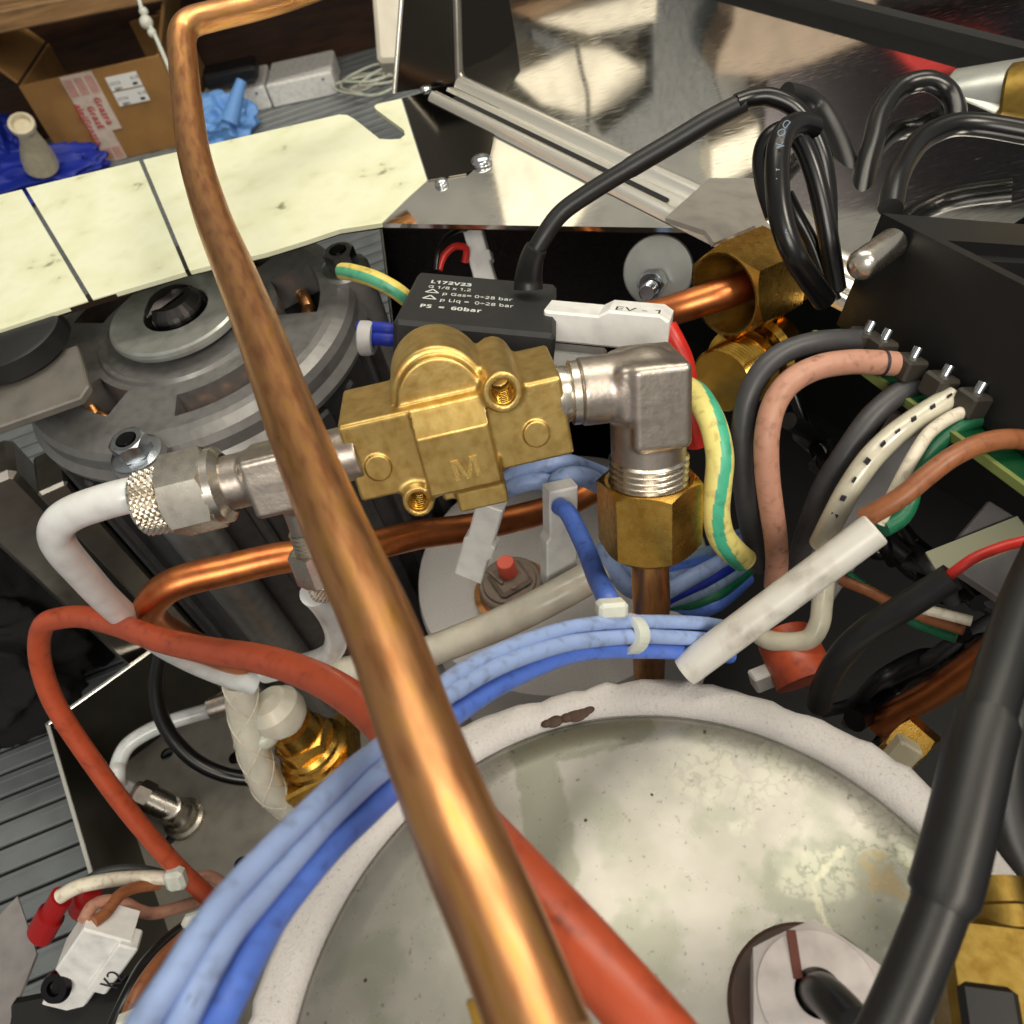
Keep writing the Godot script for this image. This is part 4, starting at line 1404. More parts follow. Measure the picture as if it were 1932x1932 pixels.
func valve() -> void:
	vx = D(0.975, 0.222, 0.0)
	vn = D(0.111, -0.4875, 0.866)
	vy = vn.cross(vx).normalized()
	vn = vx.cross(vy)
	vo = Z(1, 1, 600, 440, 153)
	var t := thing("solenoid_valve", "cast brass solenoid valve with a black coil and embossed letter", "valve", vo)
	var b := Shape.new()
	carve(b, vf(), Vector3(-23.5, -18.5, -20.5), Vector3(23.5, 14.5, 5.2), 0.42, valve_field)
	var body := obj("brass_body", b, M.cast_brass, t)
	var f := vf()
	lettering("embossed_letter", "M", 4.3 * VS, frame(f * Vector3(-2.9, -7.6, 3.15), vx + vy * 0.03, vy - vx * 0.12), M.cast_brass, body, 0.0007, HORIZONTAL_ALIGNMENT_LEFT, 1.15, true)
	for q in [[10.2, 4.4, 2.3, 2.2], [-10.6, -12.9, 1.85, 1.0]]:
		b = Shape.new()
		for k in 7:
			var z: float = q[3] - 0.9 - 0.9 * k
			var xf := f * Transform3D(Basis(), Vector3(q[0], q[1], z))
			var ring := PackedVector3Array()
			for j in 25:
				ring.append(xf * Vector3(cos(TAU * j / 24) * q[2], sin(TAU * j / 24) * q[2], 0))
			tube(b, ring, 0.00022, 6, false, 1)
		obj("bored_thread", b, M.bright_brass, body)
	# coil
	var fl := P(740.8, 604, 176)
	var fr := P(1050, 632, 176)
	var bl := P(759, 509.3, 208)
	var cx := (fr - fl).normalized()
	var cz := (fl - bl).normalized()                              # towards the viewer
	cz = (cz - cx * cz.dot(cx)).normalized()
	var cy := cz.cross(cx)
	var w := fl.distance_to(fr)
	var dp := (fl - bl).dot(cz)
	var top := frame(fl, cx, cy)
	b = Shape.new()
	box(b, top * Transform3D(Basis(), Vector3(w / 2, -0.011, -dp / 2)), Vector3(w, 0.022, dp), 0.0009)
	var coil := obj("coil", b, M.coil_black, t)
	var up := Transform3D(Basis(cx, -cz, cy), fl + cy * 0.00006)
	var lines := [["L172V23", 0.00265, 0.0040, 0.0290, true, 0.80], ["G 1/8 x 1,2", 0.0022, 0.0040, 0.0250, false, 0.80], ["p Gas= 0÷28 bar", 0.0023, 0.0078, 0.0206, false, 0.80], ["p Liq =  0÷28 bar", 0.0023, 0.0078, 0.0160, false, 0.80], ["PS  =  60bar", 0.0026, 0.0040, 0.0108, true, 0.80]]
	for l in lines:
		lettering("rating_text", l[0], l[1] * 0.86, up * Transform3D(Basis(), Vector3(l[2], l[3] * dp / 0.0365, 0)), M.white_ink, coil, 0.00005, HORIZONTAL_ALIGNMENT_LEFT, l[5], l[4])
	for k in 2:
		b = Shape.new()
		var o: float = [0.0206, 0.0160][k] * dp / 0.0365
		var tri := [Vector2(0.0040, o), Vector2(0.0069, o), Vector2(0.00545, o + 0.0025), Vector2(0.0040, o)]
		for i in 3:
			var p: Vector2 = tri[i]
			var q: Vector2 = tri[i + 1]
			var m := (p + q) / 2
			box(b, up * Transform3D(Basis(Vector3(0, 0, 1), (q - p).angle()), Vector3(m.x, m.y, 0.00002)), Vector3(p.distance_to(q), 0.0004, 0.00006))
		obj("delta_sign", b, M.white_ink, coil)
	b = Shape.new()                                               # moulded foot of the cable
	tube(b, trace(1, 0, [985, 1500, 196, 985, 1440, 195, 1000, 1350, 192, 1025, 1285, 190]), func(s): return lerpf(0.0034, 0.0025, s), 20)
	obj("cable_boot", b, M.black_rubber, coil)

# ---------------------------------------------------------------- elbow, tee, other fittings
func elbow_field(p: Vector3) -> float:
	var d := s_rod(p, Vector3(-13.2, 0, 0), Vector3(0, 0, 0), 6.5, 0.5)
	d = s_join(d, s_rod(p, Vector3(0, 0, 0), Vector3(0, -15.2, 0), 7.4, 0.5), 0.8)
	d = s_join(d, p.length() - 7.5, 1.2)
	d = s_join(d, s_box(p, Vector3(1.0, -2.6, 0), Vector3(5.6, 8.4, 8.0), 1.4), 0.6)
	d = s_join(d, s_box(p, Vector3(-2.0, 0.2, 0), Vector3(5.0, 5.4, 6.9), 1.6), 1.6)
	return d

func tee_field(p: Vector3) -> float:                              # x along the run, -y the branch
	var d := s_rod(p, Vector3(-13.0, 0, 0), Vector3(15.0, 0, 0), 5.4, 0.4)
	d = s_join(d, s_box(p, Vector3(0, -1.0, 0), Vector3(7.4, 6.2, 5.8), 1.3), 0.9)
	d = s_join(d, s_rod(p, Vector3(1.0, 0, 0), Vector3(1.0, -13.5, 0), 4.6, 0.4), 1.5)
	return d

func fittings() -> void:
	# elbow
	var down := D(0.085, -0.885, -0.455)
	var c := Z(1, 1, 1603, 235, 159)
	var ex := (vx - down * vx.dot(down)).normalized()
	var ez := ex.cross(-down)
	var t := thing("elbow_fitting", "grey nickel elbow screwed into the valve with a large brass nut below", "elbow fitting", c)
	var s := 0.00098
	var ef := Transform3D(Basis(ex * s, -down * s, ez * s), c)
	var b := Shape.new()
	carve(b, ef, Vector3(-15, -21, -9.5), Vector3(9, 9, 9.5), 0.42, elbow_field)
	obj("elbow_body", b, M.nickel, t)
	b = Shape.new()
	lathe(b, c - ex * 13.0 * s, -ex, [Vector2(0.0040, -0.002), Vector2(0.0056, 0.0), Vector2(0.0060, 0.0005), Vector2(0.0060, 0.0018), Vector2(0.0052, 0.0022), Vector2(0.0054, 0.0028), Vector2(0.0054, 0.0044), Vector2(0.0047, 0.005), Vector2(0.0047, 0.009)], 40, 28)
	obj("threaded_neck", b, M.bright_nickel, t)
	b = Shape.new()
	screw_thread(b, c + down * 14.6 * s, down, 0.0078, 0.0075, 0.00125, 48)
	obj("thread", b, M.bright_nickel, t)
	b = Shape.new()
	var no := c + down * (14.6 * s + 0.0052)
	nut(b, no, down, 0.0182, 0.0150, 0.0080, deg_to_rad(20), ex)
	lathe(b, no + down * 0.0149, down, [Vector2(0.0088, -0.001), Vector2(0.0080, 0.0012), Vector2(0.0046, 0.0020), Vector2(0.0040, 0.001), Vector2(0, 0.001)], 36)
	obj("brass_nut", b, M.brass, t)
	b = Shape.new()
	tube(b, PackedVector3Array([no + down * 0.010, no + down * 0.022, no + down * 0.028 + Vector3(0, -0.004, 0), no + down * 0.030 + Vector3(0, -0.016, -0.004), no + down * 0.030 + Vector3(0, -0.06, -0.01)]), 0.0040, 20)
	single("copper_stub", "short orange copper pipe running down out of the brass nut", "pipe", b, M.copper)
	# tee
	var tc := Z(0, 1, 1485, 675, 158)
	var tx := D(0.965, 0.235, 0.03)
	var td := D(0.30, -0.86, -0.40)
	td = (td - tx * td.dot(tx)).normalized()
	var tz := tx.cross(-td)
	t = thing("tee_fitting", "nickel tee on the left of the brass valve with two knurled nuts", "tee fitting", tc)
	s = 0.00095
	b = Shape.new()
	carve(b, Transform3D(Basis(tx * s, -td * s, tz * s), tc), Vector3(-15, -15, -7), Vector3(17, 7, 7), 0.42, tee_field)
	obj("tee_body", b, M.nickel, t)
	for k in 2:
		var o := tc - tx * 12.6 * s if k == 0 else tc + td * 13.0 * s
		var ax := -tx if k == 0 else td
		b = Shape.new()
		if k == 0:
			lathe(b, o + tx * 0.001, ax, [Vector2(0.0035, 0), Vector2(0.0056, 0.0), Vector2(0.0072, 0.0012), Vector2(0.0072, 0.003)], 36)
		screw_thread(b, o, ax, 0.0040, 0.0055, 0.0009, 36)
		obj("thread", b, M.bright_nickel, t)
		b = Shape.new()
		var h0 := 0.0015 if k == 0 else 0.0042
		nut(b, o + ax * h0, ax, 0.0142 if k == 0 else 0.0098, 0.0086 if k == 0 else 0.0070, 0.0035, deg_to_rad(33 if k == 0 else 12), tz)
		var kn := obj("hex_nut", b, M.bright_nickel, t)
		b = Shape.new()
		knurl(b, o + ax * (h0 + (0.0086 if k == 0 else 0.0070)), ax, 0.0066 if k == 0 else 0.0046, 0.0060 if k == 0 else 0.0036, 26, 5 if k == 0 else 4, 0.0006, 0.0004)
		obj("knurled_collar", b, M.bright_nickel, kn)
	# big brass nut and washer at the right
	t = thing("brass_union", "big bright brass hexagon nut around a copper pipe beside the black cables", "union nut", P(1378, 545, 205))
	var ux := D(0.80, 0.42, -0.42)
	var fo := P(1366, 556, 198)
	b = Shape.new()
	nut(b, fo, ux, 0.0205, 0.0155, 0.0093, deg_to_rad(8), D(0, 1, 0.2))
	obj("hex_nut", b, M.brass, t)
	b = Shape.new()
	lathe(b, fo + ux * 0.001, ux, [Vector2(0.0093, -0.001), Vector2(0.0075, 0.004), Vector2(0.0052, 0.0075), Vector2(0.0, 0.008)], 36)
	obj("cone_seat", b, M.dull_brass, t)
	b = Shape.new()
	screw_thread(b, fo + ux * 0.0150, ux, 0.0094, 0.011, 0.0013, 40)
	obj("thread", b, M.bright_brass, t)
	b = Shape.new()
	tube(b, PackedVector3Array([P(1180, 608, 206), P(1245, 592, 203), P(1310, 572, 200), fo + ux * 0.004, fo + ux * 0.02]), 0.0037, 20)
	single("copper_pipe", "brown copper pipe that enters the big brass nut behind the white labelled plug", "pipe", b, M.copper_dark)
	t = thing("brass_spigot", "threaded brass spigot pointing down below the big brass nut", "spigot", P(1350, 700, 200))
	b = Shape.new()
	var so := P(1400, 690, 210)
	var sx := D(-0.60, -0.42, 0.55)
	lathe(b, so - sx * 0.012, sx, [Vector2(0.0105, 0), Vector2(0.0108, 0.006), Vector2(0.0095, 0.0075), Vector2(0.0095, 0.009), Vector2(0.0098, 0.0095), Vector2(0.0098, 0.012), Vector2(0.007, 0.0125)], 40)
	screw_thread(b, so, sx, 0.0080, 0.0105, 0.00115, 40)
	obj("body", b, M.bright_brass, t)
	t = thing("anti_vibration_mount", "large round zinc washer with a hexagon bolt under the steel shelf", "bolt", P(1240, 510, 240))
	var wx := D(-0.35, -0.25, 0.90)
	b = Shape.new()
	lathe(b, P(1243, 512, 246), wx, [Vector2(0, 0), Vector2(0.0098, 0), Vector2(0.0102, 0.0004), Vector2(0.0102, 0.0013), Vector2(0.0098, 0.0016), Vector2(0, 0.0016)], 56)
	obj("washer", b, M.washer_steel, t)
	b = Shape.new()
	nut(b, P(1235, 530, 244), D(-0.35, -0.45, 0.82), 0.0068, 0.0055, 0.0015, 0.2)
	obj("hex_bolt", b, M.zinc, t)
	b = Shape.new()
	screw_thread(b, P(1228, 545, 239), D(-0.35, -0.45, 0.82), 0.0024, 0.005, 0.0008, 24)
	obj("stud", b, M.zinc, t)
	# thermostat
	t = thing("thermostat", "round brown thermostat with a red reset button on the felt drum", "thermostat", H(965, 1105, 0.103))
	var to := H(968, 1118, 0.1005)
	b = Shape.new()
	lathe(b, to, Vector3.UP, [Vector2(0.0112, 0), Vector2(0.0112, 0.0062), Vector2(0.0106, 0.0068), Vector2(0.0096, 0.0068), Vector2(0.0092, 0.0078), Vector2(0, 0.0078)], 48)
	obj("case", b, M.bakelite, t)
	b = Shape.new()
	box(b, level(to.y + 0.0088) * Transform3D(Basis(Vector3(0, 0, 1), 0.3), Vector3(to.x + 0.0005, -to.z, 0)), Vector3(0.0125, 0.0118, 0.0024), 0.0012)
	box(b, level(to.y + 0.0105) * Transform3D(Basis(Vector3(0, 0, 1), 0.5), Vector3(to.x - 0.0045, -to.z + 0.001, 0)), Vector3(0.0008, 0.0085, 0.0012))
	obj("cap", b, M.bakelite, t)
	b = Shape.new()
	lathe(b, to + Vector3(0.0004, 0.0095, -0.002), Vector3.UP, [Vector2(0.0034, 0), Vector2(0.0032, 0.0060), Vector2(0.0028, 0.0066), Vector2(0, 0.0066)], 28)
	obj("reset_button", b, M.button_red, t)
	b = Shape.new()
	lathe(b, to + Vector3(0.001, 0.0098, 0.0045), Vector3.UP, [Vector2(0.0012, 0), Vector2(0.0012, 0.0005), Vector2(0, 0.0005)], 16)
	obj("rivet", b, M.bakelite, t)
	b = Shape.new()
	lathe(b, to, Vector3.UP, [Vector2(0.0113, 0.0008), Vector2(0.0136, 0.0006), Vector2(0.0138, 0.0014), Vector2(0.0118, 0.0018), Vector2(0.0113, 0.0042)], 48)
	obj("copper_clamp", b, M.copper, t)

# ---------------------------------------------------------------- pipes and hoses
func pipes() -> void:
	var b := Shape.new()
	tube(b, tracev([640, -42, 268, 540, -6, 262, 470, 14, 256, 402, 30, 250, 358, 44, 246, 343, 70, 244, 345, 110, 240, 351, 175, 232, 365, 284, 213, 398, 400, 190, 442, 509, 166, 494, 639, 143, 561, 821, 121, 636, 1003, 104, 718, 1185, 93, 796, 1400, 83, 874, 1593, 76, 952, 1775, 71, 1030, 1975, 66]), 0.0040, 36, true, 10)
	single("copper_pipe", "long bent copper pipe crossing the whole picture from top left to bottom", "pipe", b, M.copper)
	b = Shape.new()                                               # second pipe, behind the valve
	tube(b, trace(1, 1, [1330, 780, 262, 1200, 850, 258, 1060, 895, 252, 860, 945, 245, 650, 985, 238, 430, 1015, 231, 200, 1065, 222, -150, 1130, 214]), 0.0040, 28)
	var q := Shape.new()
	tube(q, trace(0, 1, [1640, 1120, 214, 1440, 1140, 211, 1200, 1195, 209, 1000, 1240, 208, 880, 1285, 208, 805, 1345, 210, 775, 1405, 214, 800, 1465, 220, 880, 1525, 230, 1050, 1610, 250, 1250, 1690, 270]), 0.0040, 28)
	b.join(q)
	single("copper_pipe", "lower copper pipe running behind the valve and bending back at its left end", "pipe", b, M.copper_dark)
	b = Shape.new()
	tube(b, trace(0, 1, [860, 770, 156, 740, 800, 160, 640, 820, 160, 530, 850, 161, 400, 895, 163, 320, 945, 165, 290, 1010, 168, 320, 1090, 173, 420, 1210, 184, 570, 1370, 202, 760, 1530, 226, 950, 1650, 250, 1150, 1740, 265, 1320, 1790, 272]), 0.0034, 28)
	single("white_tube", "thick white plastic tube that loops down from the knurled nut at left", "tube", b, M.ptfe)
	b = Shape.new()
	tube(b, trace(0, 1, [1625, 1320, 170, 1680, 1380, 178, 1735, 1480, 190, 1745, 1570, 205, 1700, 1640, 222, 1560, 1690, 240, 1380, 1740, 262]), 0.0028, 22)
	single("white_tube", "white plastic tube below the lower knurled nut, half hidden by the copper pipe", "tube", b, M.ptfe)
	b = Shape.new()
	tube(b, trace(1, 1, [-120, 1760, 238, 100, 1715, 234, 400, 1645, 228, 700, 1535, 222, 900, 1450, 218, 1100, 1350, 215, 1290, 1245, 216, 1420, 1160, 222, 1560, 1080, 232]), 0.0042, 24)
	single("milky_hose", "milky grey silicone hose passing below the thermostat", "hose", b, M.milky_hose)
	b = Shape.new()                                               # orange silicone hose
	tube(b, tracev([452, 1765, 276, 407, 1706, 272, 327, 1629, 266, 240, 1527, 258, 156, 1411, 250, 105, 1331, 244, 80, 1266, 239, 74, 1215, 234, 84, 1178, 229, 115, 1166, 225, 160, 1164, 220, 225, 1180, 210, 298, 1206, 197, 382, 1225, 183, 491, 1243, 166, 582, 1272, 152, 655, 1312, 140, 720, 1366, 128, 782, 1436, 117]), 0.0029, 28, true, 10)
	q = Shape.new()
	tube(q, tracev([782, 1444, 117, 850, 1516, 106, 920, 1592, 98, 1010, 1690, 92, 1110, 1800, 87, 1220, 1925, 83, 1300, 2020, 81]), 0.0035, 28, true, 10)
	b.join(q)
	single("orange_hose", "orange silicone hose looping at the left and passing under the copper pipe", "hose", b, M.orange_silicone)

# ---------------------------------------------------------------- wires
func wire(label: String, pts: PackedVector3Array, r: float, m: Material, group := "", called := "wire", sides := 16) -> MeshInstance3D:
	var b := Shape.new()
	tube(b, pts, r, sides, true, 10)
	return single(called, label, called, b, m, group)

func wiring() -> void:
	# black cable of the coil, with its sleeve
	var t := thing("coil_cable", "black sleeved cable arching from the coil over the steel shelf", "cable", Z(1, 0, 1025, 1285, 190))
	var b := Shape.new()
	tube(b, trace(1, 0, [985, 1445, 195, 1005, 1340, 192, 1065, 1225, 190, 1155, 1105, 189, 1300, 1000, 187, 1520, 865, 184, 1740, 735, 182, 1932, 620, 180, 2100, 535, 179]), func(s): return 0.00205 if s < 0.56 else 0.00222, 22)
	obj("sleeve", b, M.black_rubber, t)
	b = Shape.new()
	tube(b, trace(2, 0, [440, 535, 178.5, 520, 510, 178.5, 620, 505, 178, 740, 560, 178, 830, 680, 179, 890, 830, 180, 915, 1000, 182, 920, 1200, 184, 935, 1360, 186, 960, 1500, 190]), 0.0019, 20)
	obj("inner_cable", b, M.gloss_black, t)
	# looped cables beside it
	t = thing("printed_cable", "glossy black cable with white print hanging in a loop beside the coil cable", "cable", Z(2, 0, 680, 1000, 172))
	b = Shape.new()
	tube(b, trace(2, 0, [840, 660, 178, 760, 645, 175, 690, 690, 172, 655, 800, 170, 655, 1000, 169, 680, 1160, 169, 730, 1300, 170, 800, 1420, 173, 900, 1560, 178]), 0.0024, 22)
	obj("sheath", b, M.gloss_black, t)
	var marks := [["D", 712, 655, 40], ["O", 684, 705, 58], ["K", 670, 768, 74], ["I", 664, 890, 88], ["1", 664, 945, 90], ["0", 668, 1000, 94], ["A", 688, 1120, 98], ["S", 698, 1170, 100], ["E", 708, 1218, 102]]
	for k in marks.size():
		var q: Array = marks[k]
		var p := Z(2, 0, q[1], q[2], 167.0)
		var dir := D(cos(deg_to_rad(q[3])), sin(deg_to_rad(q[3])) * -1.0, 0)
		lettering("cable_print", q[0], 0.0015, frame(p, -dir, vn.cross(dir)), M.grey_ink, t, 0.0001)
	wire("glossy black cable loop left of the printed cable", trace(2, 0, [960, 1500, 184, 920, 1250, 180, 880, 1040, 178, 830, 860, 177, 770, 730, 177, 690, 680, 178, 610, 720, 179, 575, 820, 180, 590, 960, 180, 640, 1120, 180]), 0.0021, M.gloss_black, "", "cable", 20)
	wire("thin black cable between the printed cable and the black control box", trace(2, 0, [700, 1010, 186, 760, 1130, 186, 830, 1260, 187, 890, 1420, 188, 950, 1560, 189]), 0.0016, M.gloss_black, "", "cable")
	# far right: solid cables added in place of mirrored cable loops
	wire("added thick black cable arch for a mirrored loop above the control box", trace(2, 0, [1080, 1060, 226, 1110, 880, 229, 1150, 740, 232, 1190, 590, 236, 1290, 460, 240, 1430, 420, 240, 1540, 480, 240, 1580, 600, 238, 1540, 760, 236, 1440, 950, 234]), 0.0029, M.gloss_black, "", "cable", 20)
	wire("added black cable for a mirrored loop running off at the right edge", trace(2, 0, [1240, 1080, 200, 1270, 930, 204, 1335, 800, 210, 1420, 710, 214, 1560, 650, 216, 1720, 650, 216, 1960, 690, 214]), 0.0029, M.gloss_black, "", "cable", 20)
	wire("added upright black cable for a mirrored loop behind the coil cable", trace(2, 0, [700, 480, 236, 790, 500, 240, 870, 555, 242, 940, 660, 240, 1000, 800, 236, 1050, 980, 232, 1080, 1180, 228]), 0.0027, M.black_rubber, "", "cable", 20)
	b = Shape.new()
	var a := Z(2, 0, 1560, 560, 255)
	lathe(b, a, Z(2, 0, 1850, 520, 245) - a, [Vector2(0, 0), Vector2(0.0098, 0.0), Vector2(0.0105, 0.001), Vector2(0.0105, 0.042), Vector2(0.0085, 0.046), Vector2(0, 0.046)], 36)
	single("metal_canister", "round pale metal canister in the top right corner", "canister", b, M.washer_steel)
	b = Shape.new()
	a = Z(2, 0, 1850, 560, 244)
	lathe(b, a, Z(2, 0, 2050, 530, 238) - a, [Vector2(0, 0), Vector2(0.011, 0.0), Vector2(0.0118, 0.001), Vector2(0.0118, 0.03), Vector2(0, 0.03)], 36)
	single("brass_bung", "round brass bung at the right edge beside the metal canister", "bung", b, M.dull_brass)
	# fan of leads on the circuit board terminals
	var fan := "leads on the terminals of the control box"
	wire("thick dark grey lead, topmost on the control box terminals", trace(2, 1, [1110, 10, 172, 1000, 8, 170, 850, 20, 168, 690, 70, 167, 570, 170, 167, 500, 310, 168, 470, 470, 170, 468, 640, 173, 485, 820, 178, 510, 980, 186, 560, 1180, 198]), 0.0022, M.grey_wire, fan)
	t = thing("pink_lead", "thick pink lead with a ring mark beside the dark grey lead", "wire", Z(2, 1, 620, 380, 165), fan)
	b = Shape.new()
	tube(b, trace(2, 1, [1262, 130, 166, 1150, 122, 165, 1020, 122, 164, 860, 150, 163, 720, 225, 162, 635, 345, 162, 598, 510, 163, 600, 700, 166, 622, 880, 170, 645, 1040, 176, 650, 1160, 182, 640, 1280, 188]), 0.0024, 20)
	obj("insulation", b, M.pink_wire, t)
	b = Shape.new()
	tube(b, PackedVector3Array([Z(2, 1, 1206, 126, 165.4), Z(2, 1, 1190, 125, 165.3)]), 0.00252, 20, false, 1)
	obj("ring_mark", b, M.ink, t)
	wire("dark grey lead behind the clear printed sleeve", trace(2, 1, [1390, 225, 168, 1260, 300, 166, 1130, 420, 165, 1010, 590, 166, 900, 760, 170, 830, 930, 176, 780, 1080, 184, 740, 1220, 192]), 0.0023, M.grey_wire, fan)
	t = thing("printed_sleeve", "clear sleeve with black marks over a white lead among the terminal leads", "sleeve", Z(2, 1, 1120, 640, 160), fan)
	b = Shape.new()
	tube(b, trace(2, 1, [1560, 305, 160, 1390, 410, 159, 1250, 510, 158, 1130, 630, 158, 1020, 790, 160, 940, 940, 164, 880, 1060, 170]), 0.0023, 20)
	obj("sleeve", b, M.clear_sleeve, t)
	for k in 10:
		var q := k / 9.5
		var line := smooth(trace(2, 1, [1545, 295, 157.5, 1390, 400, 156.6, 1250, 500, 155.6, 1130, 620, 155.6, 1020, 780, 157.5, 940, 930, 161.5, 880, 1050, 167.5]), 10)
		var i := clampi(int(q * (line.size() - 2)), 0, line.size() - 2)
		b = Shape.new()
		box(b, frame(line[i] + vn * 0.00005, line[i + 1] - line[i], vy), Vector3(0.0012, 0.0006 + 0.0004 * (k % 3), 0.0003), 0.0001)
		obj("print_mark", b, M.ink, t)
	wire("thin white lead above the green lead", trace(2, 1, [1735, 360, 158, 1640, 375, 157, 1550, 410, 156, 1440, 490, 154, 1360, 610, 152, 1290, 740, 152, 1230, 860, 153, 1180, 960, 154]), 0.0012, M.white_wire, fan)
	wire("green lead beside the thin white lead", trace(2, 1, [1815, 410, 160, 1660, 430, 158, 1530, 500, 157, 1420, 610, 156, 1355, 730, 156, 1340, 840, 156, 1290, 930, 155, 1200, 985, 154]), 0.00165, M.green_wire, fan)
	wire("brown lead from the white sleeve to the right edge", trace(2, 1, [2000, 535, 150, 1900, 522, 149, 1800, 524, 148, 1680, 555, 147, 1550, 620, 146, 1430, 710, 146, 1310, 810, 147, 1190, 885, 149, 1100, 935, 151]), 0.0018, M.brown_wire, fan)
	# thick white sleeve
	b = Shape.new()
	a = Z(2, 1, 172, 1722, 158)
	var e := Z(2, 1, 1165, 985, 147)
	var ax := e - a
	lathe(b, a, ax, [Vector2(0.0022, 0.004), Vector2(0.0026, 0.0005), Vector2(0.0030, 0.0), Vector2(0.0031, 0.0006), Vector2(0.0031, ax.length() - 0.0004), Vector2(0.0028, ax.length()), Vector2(0.0024, ax.length() - 0.0006), Vector2(0.0022, ax.length() - 0.012)], 40)
	single("white_sleeve", "thick white plastic sleeve lying across the wires", "sleeve", b, M.sleeve_white)
	# lower end of the printed lead
	wire("white printed lead curling below the white sleeve", trace(2, 1, [900, 1230, 172, 885, 1380, 172, 870, 1480, 172, 820, 1555, 173, 720, 1575, 175, 600, 1560, 178, 520, 1500, 182]), 0.0021, M.clear_sleeve)
	b = Shape.new()
	tube(b, trace(2, 1, [700, 1560, 182, 755, 1680, 178, 800, 1780, 176]), 0.0062, 24, true, 6)
	single("red_boot", "orange red silicone boot below the white sleeve", "boot", b, M.orange_silicone)
	b = Shape.new()
	box(b, frame(Z(2, 1, 580, 1760, 180), D(1, 0.4, 0), D(-0.4, 1, 0.5)), Vector3(0.005, 0.004, 0.004), 0.0004)
	single("small_plug", "small white plug on the rim of the boiler jacket", "plug", b, M.white_plastic)
	# red and black signal lead
	wire("red lead entering a black sleeve at the right edge", trace(2, 1, [2020, 1030, 136, 1930, 1052, 136, 1820, 1080, 137, 1680, 1135, 138, 1590, 1195, 139, 1500, 1260, 141]), 0.00088, M.red_wire)
	wire("black sleeve around the red lead", trace(2, 1, [1560, 1235, 140, 1450, 1305, 142, 1300, 1400, 145, 1120, 1515, 150, 980, 1650, 157, 900, 1790, 165, 870, 1900, 172]), 0.0024, M.black_rubber, "", "sleeve", 20)
	# big black cable in front at the right
	t = thing("thick_black_cable", "thick black cable with a shrink sleeve in front of the boiler at right", "cable", P(1790, 1650, 102))
	b = Shape.new()
	tube(b, tracev([1990, 1010, 128, 1935, 1130, 121, 1884, 1284, 113, 1848, 1411, 108, 1815, 1557, 104, 1782, 1684, 101, 1735, 1811, 98, 1680, 1940, 95, 1620, 2060, 92]), 0.0033, 28)
	obj("sheath", b, M.black_rubber, t)
	b = Shape.new()
	tube(b, tracev([1866, 1345, 110, 1848, 1411, 108, 1815, 1557, 104, 1783, 1680, 101, 1772, 1712, 100.4]), func(s): return 0.0034 + 0.0007 * smoothstep(0.0, 0.06, s) * smoothstep(1.0, 0.94, s), 28)
	obj("shrink_sleeve", b, M.black_rubber, t)
	wire("second thick black cable running down behind the front one at the right edge", tracev([1990, 1180, 150, 1930, 1290, 146, 1890, 1420, 142, 1900, 1560, 140, 1960, 1700, 138]), 0.0042, M.black_rubber, "", "cable", 20)
	# striped earth lead at the elbow
	b = Shape.new()
	tube(b, trace(2, 1, [150, 240, 182, 225, 280, 178, 285, 370, 172, 330, 480, 169, 355, 620, 168, 345, 760, 169, 335, 900, 171, 360, 1020, 174, 420, 1100, 178, 480, 1150, 184]), 0.0028, 72, true, 24, func(an, s): return Color(0.06, 0.42, 0.26) if absf(cos(an - 0.6 - s * 30.0)) < 0.42 else Color(0.74, 0.66, 0.22), 0.8)
	single("earth_wire", "yellow and green earth wire curling down beside the elbow and brass nut", "wire", b, M.striped)
	wire("red lead from the white labelled plug behind the elbow", trace(2, 1, [80, -60, 186, 120, 10, 186, 165, 110, 187, 190, 240, 188, 215, 420, 190, 235, 560, 192]), 0.0022, M.red_wire)
	# blue wires: the tied bundle on the boiler
	var bun := "blue wires tied in a bundle along the boiler"
	var shade := [M.pale_blue_wire, M.pale_blue_wire, M.grey_blue_wire, M.blue_wire]
	var names := ["upper pale blue wire of the bundle under the white cable tie", "middle pale blue wire of the bundle under the white cable tie", "grey blue wire of the bundle that lies on the outside at lower left", "deeper blue wire of the bundle, lowest along the boiler"]
	var up := [[2030, 1500, 168, 1900, 1478, 162, 1720, 1470, 156, 1560, 1470, 150, 1400, 1472, 146, 1200, 1500, 141, 1000, 1560, 134, 800, 1640, 127, 620, 1740, 120, 480, 1850, 114],
		[2030, 1560, 166, 1900, 1545, 161, 1720, 1535, 155, 1560, 1530, 149, 1400, 1540, 145, 1200, 1565, 139, 1000, 1620, 132, 800, 1700, 125, 640, 1790, 119, 500, 1890, 113],
		[2030, 1540, 172, 1900, 1520, 166, 1720, 1505, 160, 1560, 1500, 154, 1400, 1510, 149, 1200, 1540, 144, 1000, 1600, 137, 800, 1690, 129, 600, 1800, 121, 470, 1890, 115],
		[2030, 1620, 170, 1900, 1605, 164, 1720, 1595, 157, 1560, 1590, 151, 1400, 1590, 147, 1200, 1615, 141, 1000, 1690, 134, 820, 1780, 127, 660, 1885, 120, 520, 2000, 113]]
